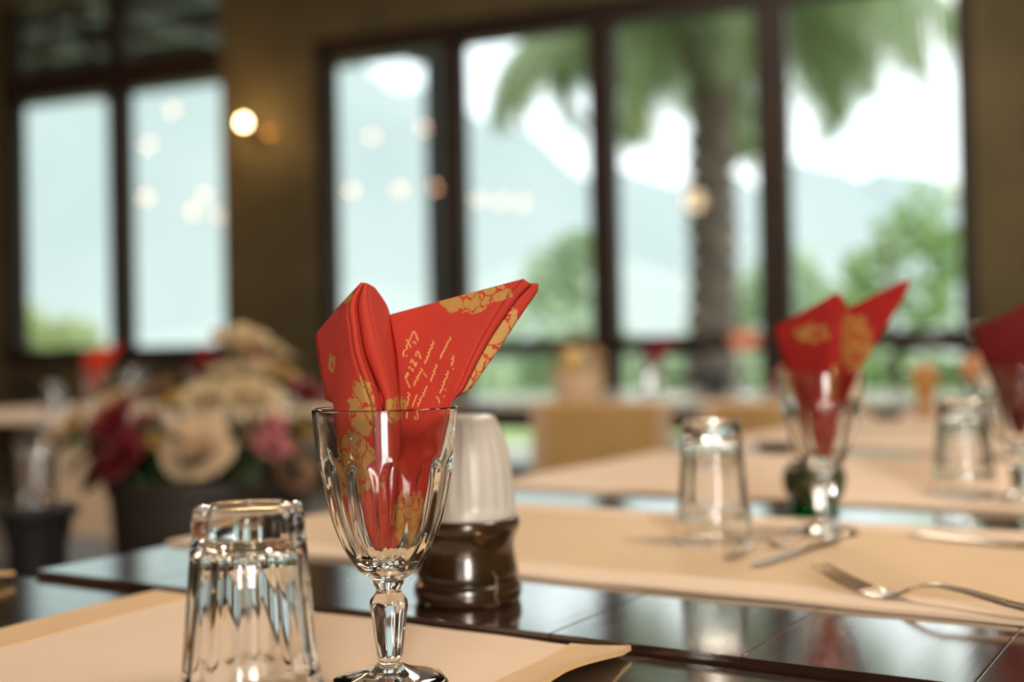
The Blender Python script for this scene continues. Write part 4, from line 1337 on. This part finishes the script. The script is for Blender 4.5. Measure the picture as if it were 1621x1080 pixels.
for k, (x, y, z, s, a, lab) in enumerate(((-.042, .045, .168, .78, .3, 'larger pale bread roll at the back of the cream basket'), (.058, .045, .166, .60, 1.4, 'smaller pale bread roll at the right of the cream basket'))):
    bb = MB()
    bb.lathe([(0, -.045), (.03, -.042), (.055, -.025), (.066, 0), (.062, .025), (.045, .045), (.02, .054), (0, .055)], 28,
             rf=lambda r, z, th, t: r * (1 + .10 * math.cos(2 * th) + .02 * math.sin(7 * th + z * 60)))
    o = bb.build('bread_roll', M_crust, None, loc=(0.27 + x * .848 + y * .53, 4.95 - x * .53 + y * .848, 0.7486 + z), rot=(0, 0, a))
    o.scale = (s, s, s)
    tag(o, lab, 'bread', 'bread rolls in the cream basket')
lm = thing('lemon', 'yellow lemon lying in front of the bread in the cream basket', 'lemon', (0.27 - .05 * .53, 4.95 - .05 * .848, 0.7486 + .150), 0.4)
M_lemon = mat('lemon_peel', (0.75, 0.46, 0.03), 0.4, var=(0.80, 0.52, 0.05), vscale=40, bump=.3, bscale=120)
MB().lathe([(0, -.040), (.006, -.037), (.012, -.032), (.024, -.018), (.028, 0), (.024, .018), (.012, .032), (.007, .036), (0, .039)], 24).build('fruit', M_lemon, lm, rot=(PI / 2, 0, 0.5))
MB().tube([(0, .038, 0), (0.002, .045, .001)], .003, 6).build('stem_end', M_stem, lm)

# ---- distant place settings: goblets with napkins, upside-down tumblers
FG = 'far place settings'


def setting(x, y, z, glab, nlab, rz, m):
    g = copy_tree(g_two, loc=(x, y, z), rz=rz, label=glab, group=GG)
    me = napB.copy()
    me.materials[0] = m
    me.materials[1] = m
    o = bpy.data.objects.new('napkin', me)
    COL.objects.link(o)
    o.location = (x, y, z)
    o.rotation_euler = (0, 0, rz)
    tag(o, nlab, 'napkin', 'red napkins standing in goblets')
    return g


M_napbright = mat('bright_red_cotton', (0.62, 0.045, 0.02), 0.85, var=(0.68, 0.06, 0.03), vscale=40, spec=0.2)
M_napmaroon = mat('maroon_cotton', (0.20, 0.012, 0.018), 0.85, var=(0.26, 0.016, 0.022), vscale=40, spec=0.2)
ZT = 0.7525
setting(-1.43, 4.10, ZT, 'goblet on the far left table holding the bright orange-red napkin', 'bright orange-red napkin in a goblet on the far left table', 0.3, M_napbright)
setting(-1.02, 3.92, ZT, 'goblet half hidden behind the cream flowers, maroon napkin in it', 'maroon napkin just left of the topmost cream flower', -0.4, M_napmaroon)
setting(-0.97, 4.60, 0.7502, 'goblet far behind the topmost cream flower with a maroon napkin', 'maroon napkin against the olive pier, right of the topmost cream flower', 0.9, M_napmaroon)
setting(0.62, 5.20, 0.7486, 'goblet on the far table between basket and coral flower', 'dark maroon napkin on the far table, right of the basket', 0.2, M_napmaroon)
copy_tree(g_two, loc=(-1.44, 4.55, ZT), rz=0.3, label='empty bright goblet on the far left table, right of the orange-red napkin', group=GG)
tumbler('bright tumbler behind the flowers at the left of the nearest goblet', (-0.80, 4.42, 0.7502), 0.5, TG)
tumbler('tumbler on the far left table, left of the orange-red napkin', (-1.62, 4.25, ZT), 0.1, TG)
tumbler('tumbler on the far table in front of its maroon napkin', (0.56, 4.92, 0.7486), 0.7, TG)

# ================================================================== LEFT FOREGROUND: STAND, GLASS, FLOWERS
st = thing('side_stand', 'black round-topped stand at the left edge under a single glass', 'table', (-0.775, 1.95, 0))
MB().lathe([(0, .690), (.06, .690), (.065, .694), (.065, .704), (.06, .708), (0, .708)], 40).build('top', M_black, st)
MB().lathe([(0, .012), (.075, .012), (.06, .04), (.045, .08), (.045, .64), (.055, .685), (0, .690)], 20).build('column', M_black, st)
for k in range(3):
    a = k * 2.094 + .4
    MB().tube([(.02 * math.cos(a), .02 * math.sin(a), .07), (.09 * math.cos(a), .09 * math.sin(a), .05), (.15 * math.cos(a), .15 * math.sin(a), .010)], [.014, .012, .010], 8).build('foot', M_black, st)
tumbler('upright tumbler on the black stand at the left picture edge', (-0.775, 1.95, 0.708 + .1172), 0.0, TG, rot=(PI, 0, 0))

fx, fy = -0.66, 2.60
ps = thing('plant_stand', 'low dark stool carrying the flower pot beside the table', 'stool', (fx, fy, 0), 0.2)
MB().lathe([(0, .272), (.215, .272), (.22, .278), (.22, .297), (.215, .302), (0, .302)], 40).build('seat', M_chair, ps)
for k in range(4):
    a = k * PI / 2 + .3
    MB().tube([(.20 * math.cos(a), .20 * math.sin(a), 0), (.15 * math.cos(a), .15 * math.sin(a), .274)], [.015, .018], 8).build('leg', M_chair, ps)

fa = thing('flower_arrangement', 'bouquet of cream, dark red and pink roses in a dark brown pot', 'flowers', (fx, fy, 0.306))
fa.scale = (1.486, 1.486, 1.486)
M_pot = mat('dark_brown_pot', (0.014, 0.009, 0.006), 0.6, var=(0.028, 0.018, 0.011), vscale=9, bump=.4, bscale=30)
MB().lathe([(0, 0), (.105, 0), (.112, .01), (.125, .08), (.135, .17), (.140, .235), (.146, .240), (.146, .258), (.136, .260), (.130, .235), (.12, .20), (0, .20)], 48).build('pot', M_pot, fa)


def rose_mesh(name, r, m, seed, layers=4, openness=1.0):
    rr = random.Random(seed)
    b = MB()
    for L in range(layers):
        t = (L + 0.6) / layers
        n = 3 + L * 2
        R0, H = r * 0.16 * (1 + 2.2 * t), r * (1.05 - 0.25 * t)
        for k in range(n):
            a0 = 2 * PI * (k + 0.37 * L) / n + rr.uniform(-.12, .12)
            wid = 2 * PI / n * 0.78
            flare = (0.12 + 0.75 * t ** 1.6) * openness * (1 + rr.uniform(-.15, .15))
            hh = H * (1 + rr.uniform(-.08, .08))

            def f(u, v, a0=a0, wid=wid, flare=flare, hh=hh, R0=R0, t=t):
                a = a0 + (u - 0.5) * 2 * wid * (0.55 + 0.45 * math.sin(PI * min(1, v * .8 + .2)))
                rad_ = R0 * (0.35 + 0.75 * math.sin(PI * 0.5 * min(1, v * 1.5))) + r * flare * v ** 2.2
                z = hh * (v - 0.28 * t * v ** 4) * (1 - 0.12 * (2 * u - 1) ** 2 * v) - r * .25
                return (rad_ * math.cos(a), rad_ * math.sin(a), z)
            b.sheet(5, 5, f, r * 0.018)
    return b.mesh(name, m)


M_rc = leafmat('cream_rose', (0.66, 0.50, 0.27), (0.78, 0.64, 0.42), 0.25)
M_rp = leafmat('peach_rose', (0.66, 0.45, 0.27), (0.74, 0.56, 0.36), 0.25)
M_rr = leafmat('dark_red_rose', (0.13, 0.006, 0.010), (0.22, 0.010, 0.014), 0.15)
M_ry = leafmat('ochre_bloom', (0.50, 0.30, 0.07), (0.60, 0.38, 0.11), 0.2)
M_rk = leafmat('pink_bloom', (0.50, 0.13, 0.15), (0.58, 0.20, 0.21), 0.2)
M_rb = leafmat('dusky_bloom', (0.20, 0.10, 0.05), (0.28, 0.15, 0.08), 0.2)
roses = {'c': rose_mesh('rose', .046, M_rc, 1, openness=0.75), 'p': rose_mesh('rose', .048, M_rp, 2, openness=0.8), 'r': rose_mesh('rose', .045, M_rr, 3), 'y': rose_mesh('rose', .026, M_ry, 4, 3),
         'k': rose_mesh('rose', .026, M_rk, 5, 3), 'b': rose_mesh('rose', .030, M_rb, 6, 3)}
nm = {'c': 'cream rose', 'p': 'peach cream rose', 'r': 'dark red rose', 'y': 'ochre bloom', 'k': 'pink bloom', 'b': 'dusky brown bloom'}
# local positions on the pot: (x, y, z, kind, scale)
RB = [(0.044, 0.020, 0.446, 'c', 0.78),
      (0.068, 0.030, 0.402, 'c', 0.66),
      (0.020, 0.050, 0.400, 'c', 0.60),
      (0.006, -0.020, 0.365, 'c', 0.72),
      (0.068, -0.030, 0.365, 'c', 0.80),
      (0.039, 0.000, 0.369, 'c', 0.60),
      (0.099, 0.030, 0.402, 'y', 1.00),
      (0.013, -0.105, 0.299, 'p', 0.98),
      (-0.115, -0.070, 0.336, 'r', 0.85),
      (-0.094, -0.100, 0.294, 'r', 0.85),
      (-0.077, -0.060, 0.323, 'r', 0.70),
      (-0.138, -0.040, 0.314, 'r', 0.60),
      (-0.184, -0.020, 0.336, 'y', 1.10),
      (-0.142, 0.000, 0.358, 'p', 0.62),
      (-0.191, 0.000, 0.314, 'p', 0.45),
      (-0.166, 0.040, 0.378, 'b', 0.80),
      (-0.074, 0.000, 0.380, 'b', 1.00),
      (-0.099, 0.030, 0.369, 'b', 0.80),
      (-0.040, -0.020, 0.365, 'y', 0.95),
      (-0.042, -0.085, 0.318, 'y', 0.80),
      (-0.018, 0.040, 0.383, 'b', 0.90),
      (0.108, -0.075, 0.303, 'k', 0.95),
      (0.108, -0.060, 0.332, 'k', 0.65),
      (0.083, -0.050, 0.314, 'b', 0.80),
      (0.144, -0.020, 0.321, 'y', 0.80),
      (0.138, 0.020, 0.369, 'r', 0.75),
      (0.134, -0.060, 0.263, 'b', 1.00),
      (0.129, -0.050, 0.291, 'b', 0.70),
      (-0.028, 0.090, 0.408, 'r', 0.70),
      (0.074, 0.100, 0.429, 'c', 0.60),
      (-0.069, 0.090, 0.355, 'r', 0.70)]
rr = random.Random(8)
for (x, y, z, k, s) in RB:
    o = bpy.data.objects.new('rose', roses[k])
    COL.objects.link(o)
    o.parent = fa
    o.location = (x, y, z)
    d = Vector((x * 3.0, y * 3.0 - 0.30, 0.42 + (z - .3) * 3)).normalized()
    o.rotation_euler = (d.to_track_quat('Z', 'Y') @ Euler((0, 0, rr.uniform(0, 6))).to_quaternion()).to_euler()
    s *= {'c': 1.15, 'p': .95}.get(k, .85)
    o.scale = (s, s, s)
    o['label'] = nm[k]
    MB().tube([(x, y, z - .01), (x * .75, y * .75, .5 * (z + .2)), (x * .45, y * .45, .215)], .0025, 5).build('stem', M_stem, fa)
lb = MB()
lb.sheet(6, 3, lambda a, c: (.075 * a, .026 * (c * 2 - 1) * math.sin(PI * (.06 + .9 * a)) ** .8, .018 * math.sin(PI * a * .9) - .02 * a * a + .006 * abs(c * 2 - 1)), .0008)
lmesh = [lb.mesh('leaf', leafmat('rose_leaf_dark', (0.014, 0.026, 0.009), (0.030, 0.050, 0.014), .2)), lb.mesh('leaf', leafmat('rose_leaf_olive', (0.05, 0.055, 0.018), (0.08, 0.09, 0.03), .2))]
for k in range(46):
    a = k * 2.399
    if math.sin(a) < -.35 and k % 3:
        continue
    o = bpy.data.objects.new('leaf', lmesh[1 if k % 4 == 0 else 0])
    COL.objects.link(o)
    o.parent = fa
    q = .05 + .085 * rr.random()
    o.location = (q * math.cos(a), q * math.sin(a), .25 + .07 * rr.random() * (1 - q * 2.5))
    o.rotation_euler = (rr.uniform(-.5, .5), rr.uniform(-.6, .5), a + rr.uniform(-.5, .5))
    s = rr.uniform(.8, 1.3)
    o.scale = (s, s, s)

# ================================================================== CHAIRS
def make_chair(label, loc, rz):
    t = thing('dining_chair', label, 'chair', loc, rz, 'black dining chairs')
    # local: seat towards -y, back at +y
    MB().box(-.21, .21, -.21, .20, .435, .462, bev=.008).build('seat', M_chair, t)
    for s in (-1, 1):
        MB().tube([(s * .185, -.185, 0), (s * .185, -.185, .44)], [.016, .019], 8).build('leg', M_chair, t)
        MB().tube([(s * .19, .23, 0), (s * .19, .19, .44), (s * .19, .205, .70), (s * .185, .245, .99)], [.017, .02, .019, .015], 8).build('leg', M_chair, t)
        MB().tube([(s * .186, -.185, .2), (s * .19, .21, .2)], .010, 6).build('stretcher', M_chair, t)
    for z, y, h in ((.935, .235, .07), (.78, .212, .05), (.63, .198, .05)):
        MB().sheet(8, 2, lambda a, c: (-.185 + .37 * a, y + .03 * math.sin(PI * a), z + h * (c - .5) + .012 * math.sin(PI * a)), .016).build('back_rail', M_chair, t)
    return t


ch = make_chair('black ladder-back chair beyond the far table, left of the basket', W(-.10, 1.35, 0), WRZ + 0.1)


def chair(label, loc, rz):
    return copy_tree(ch, loc=loc, rz=rz, label=label)


chair('black ladder-back chair beyond the far table under the palm pane', W(1.15, 0.75, 0), WRZ - 0.15)
chair('black ladder-back chair under the rightmost window pane', W(2.60, 0.85, 0), WRZ + 0.1)
chair('black ladder-back chair at the far left table, nearest the left picture edge', W(-3.9, 1.2, 0), WRZ + 0.05)
chair('black ladder-back chair at the far left table, behind the orange-red napkin', W(-3.05, 1.15, 0), WRZ - 0.1)
chair('black ladder-back chair in front of the olive pier', W(-1.75, 1.3, 0), WRZ + 0.15)

# ================================================================== SCONCE AND HANGING LAMPS
sc_ = thing('wall_sconce', 'glowing wall lamp on a brass arm on the olive pier', 'lamp', W(-1.80, 0, 2.50), WRZ)
MB().lathe([(0, 0), (.055, 0), (.06, .006), (.05, .016), (.02, .022), (0, .022)], 28).build('backplate', M_brass, sc_, rot=(PI / 2, 0, 0))
MB().tube([(0, -.02, 0), (-.03, -.09, -.03), (-.07, -.15, -.02), (-.085, -.17, .02)], .009, 8).build('arm', M_brass, sc_)
MB().lathe([(0, -.02), (.022, -.02), (.03, -.005), (.028, 0), (0, 0)], 20).build('cup', M_brass, sc_, loc=(-.085, -.17, .025))
MB().lathe([(0, 0), (.015, .0), (.026, .016), (.029, .032), (.024, .05), (.010, .064), (0, .067)], 20).build('bulb', M_warm, sc_, loc=(-.085, -.17, .025))
p_ = W(-1.80 - .085, .30, 2.56)
point('sconce_light', p_, 7, .03, (1.0, .62, .25))


def chandelier(label, bulbs, mglobe, rglobe=.05):
    cs = sum(b[0] for b in bulbs) / len(bulbs)
    cd = sum(b[1] for b in bulbs) / len(bulbs)
    zt = max(b[2] for b in bulbs) + .12
    t = thing('chandelier', label, 'chandelier', W(cs, cd, 4.0), WRZ)
    zl = min(b[2] for b in bulbs) - 4.0
    MB().lathe([(0, 0), (.07, 0), (.06, -.03), (.012, -.05), (.012, zl + .02), (.03, zl), (0, zl - .04)], 16).build('stem', M_brass, t)
    for (s, d, z) in bulbs:
        x, y, zz = s - cs, -(d - cd), z - 4.0
        MB().tube([(0, 0, zz + .02), (x * .5, y * .5, zz - .10), (x, y, zz - .05)], .008, 6).build('arm', M_brass, t)
        MB().lathe([(0, -rglobe), (rglobe * .7, -rglobe * .7), (rglobe, 0), (rglobe * .7, rglobe * .7), (0, rglobe)], 20).build('globe', mglobe, t, loc=(x, y, zz))
    return t


chandelier('many-armed chandelier off to the left, mirrored in the left windows',
           [(-4.96, 2.67, 3.50), (-5.2, 2.57, 3.15), (-5.22, 2.56, 2.61), (-4.79, 2.75, 2.46), (-4.8, 2.96, 2.66), (-4.59, 2.94, 2.42)], M_globe)
chandelier('five-armed chandelier left of the view, mirrored in the first pane of the right windows',
           [(-3.29, 3.38, 2.64), (-2.84, 3.57, 2.65), (-2.60, 3.90, 2.68), (-2.65, 3.76, 3.29), (-3.24, 3.73, 3.25)], M_globe)
chandelier('small chandelier mirrored in the second pane of the right windows', [(-2.1, 3.89, 2.52), (-1.90, 4.00, 2.51), (-1.70, 4.10, 2.49)], M_globe)
chandelier('amber two-globe ceiling lamp mirrored beside the palm trunk', [(-.32, 3.56, 3.08), (-.22, 3.80, 3.14)], M_globe2)
chandelier('amber single ceiling lamp mirrored at the right of the rightmost pane', [(2.42, 3.63, 2.27)], M_globe2, .045)
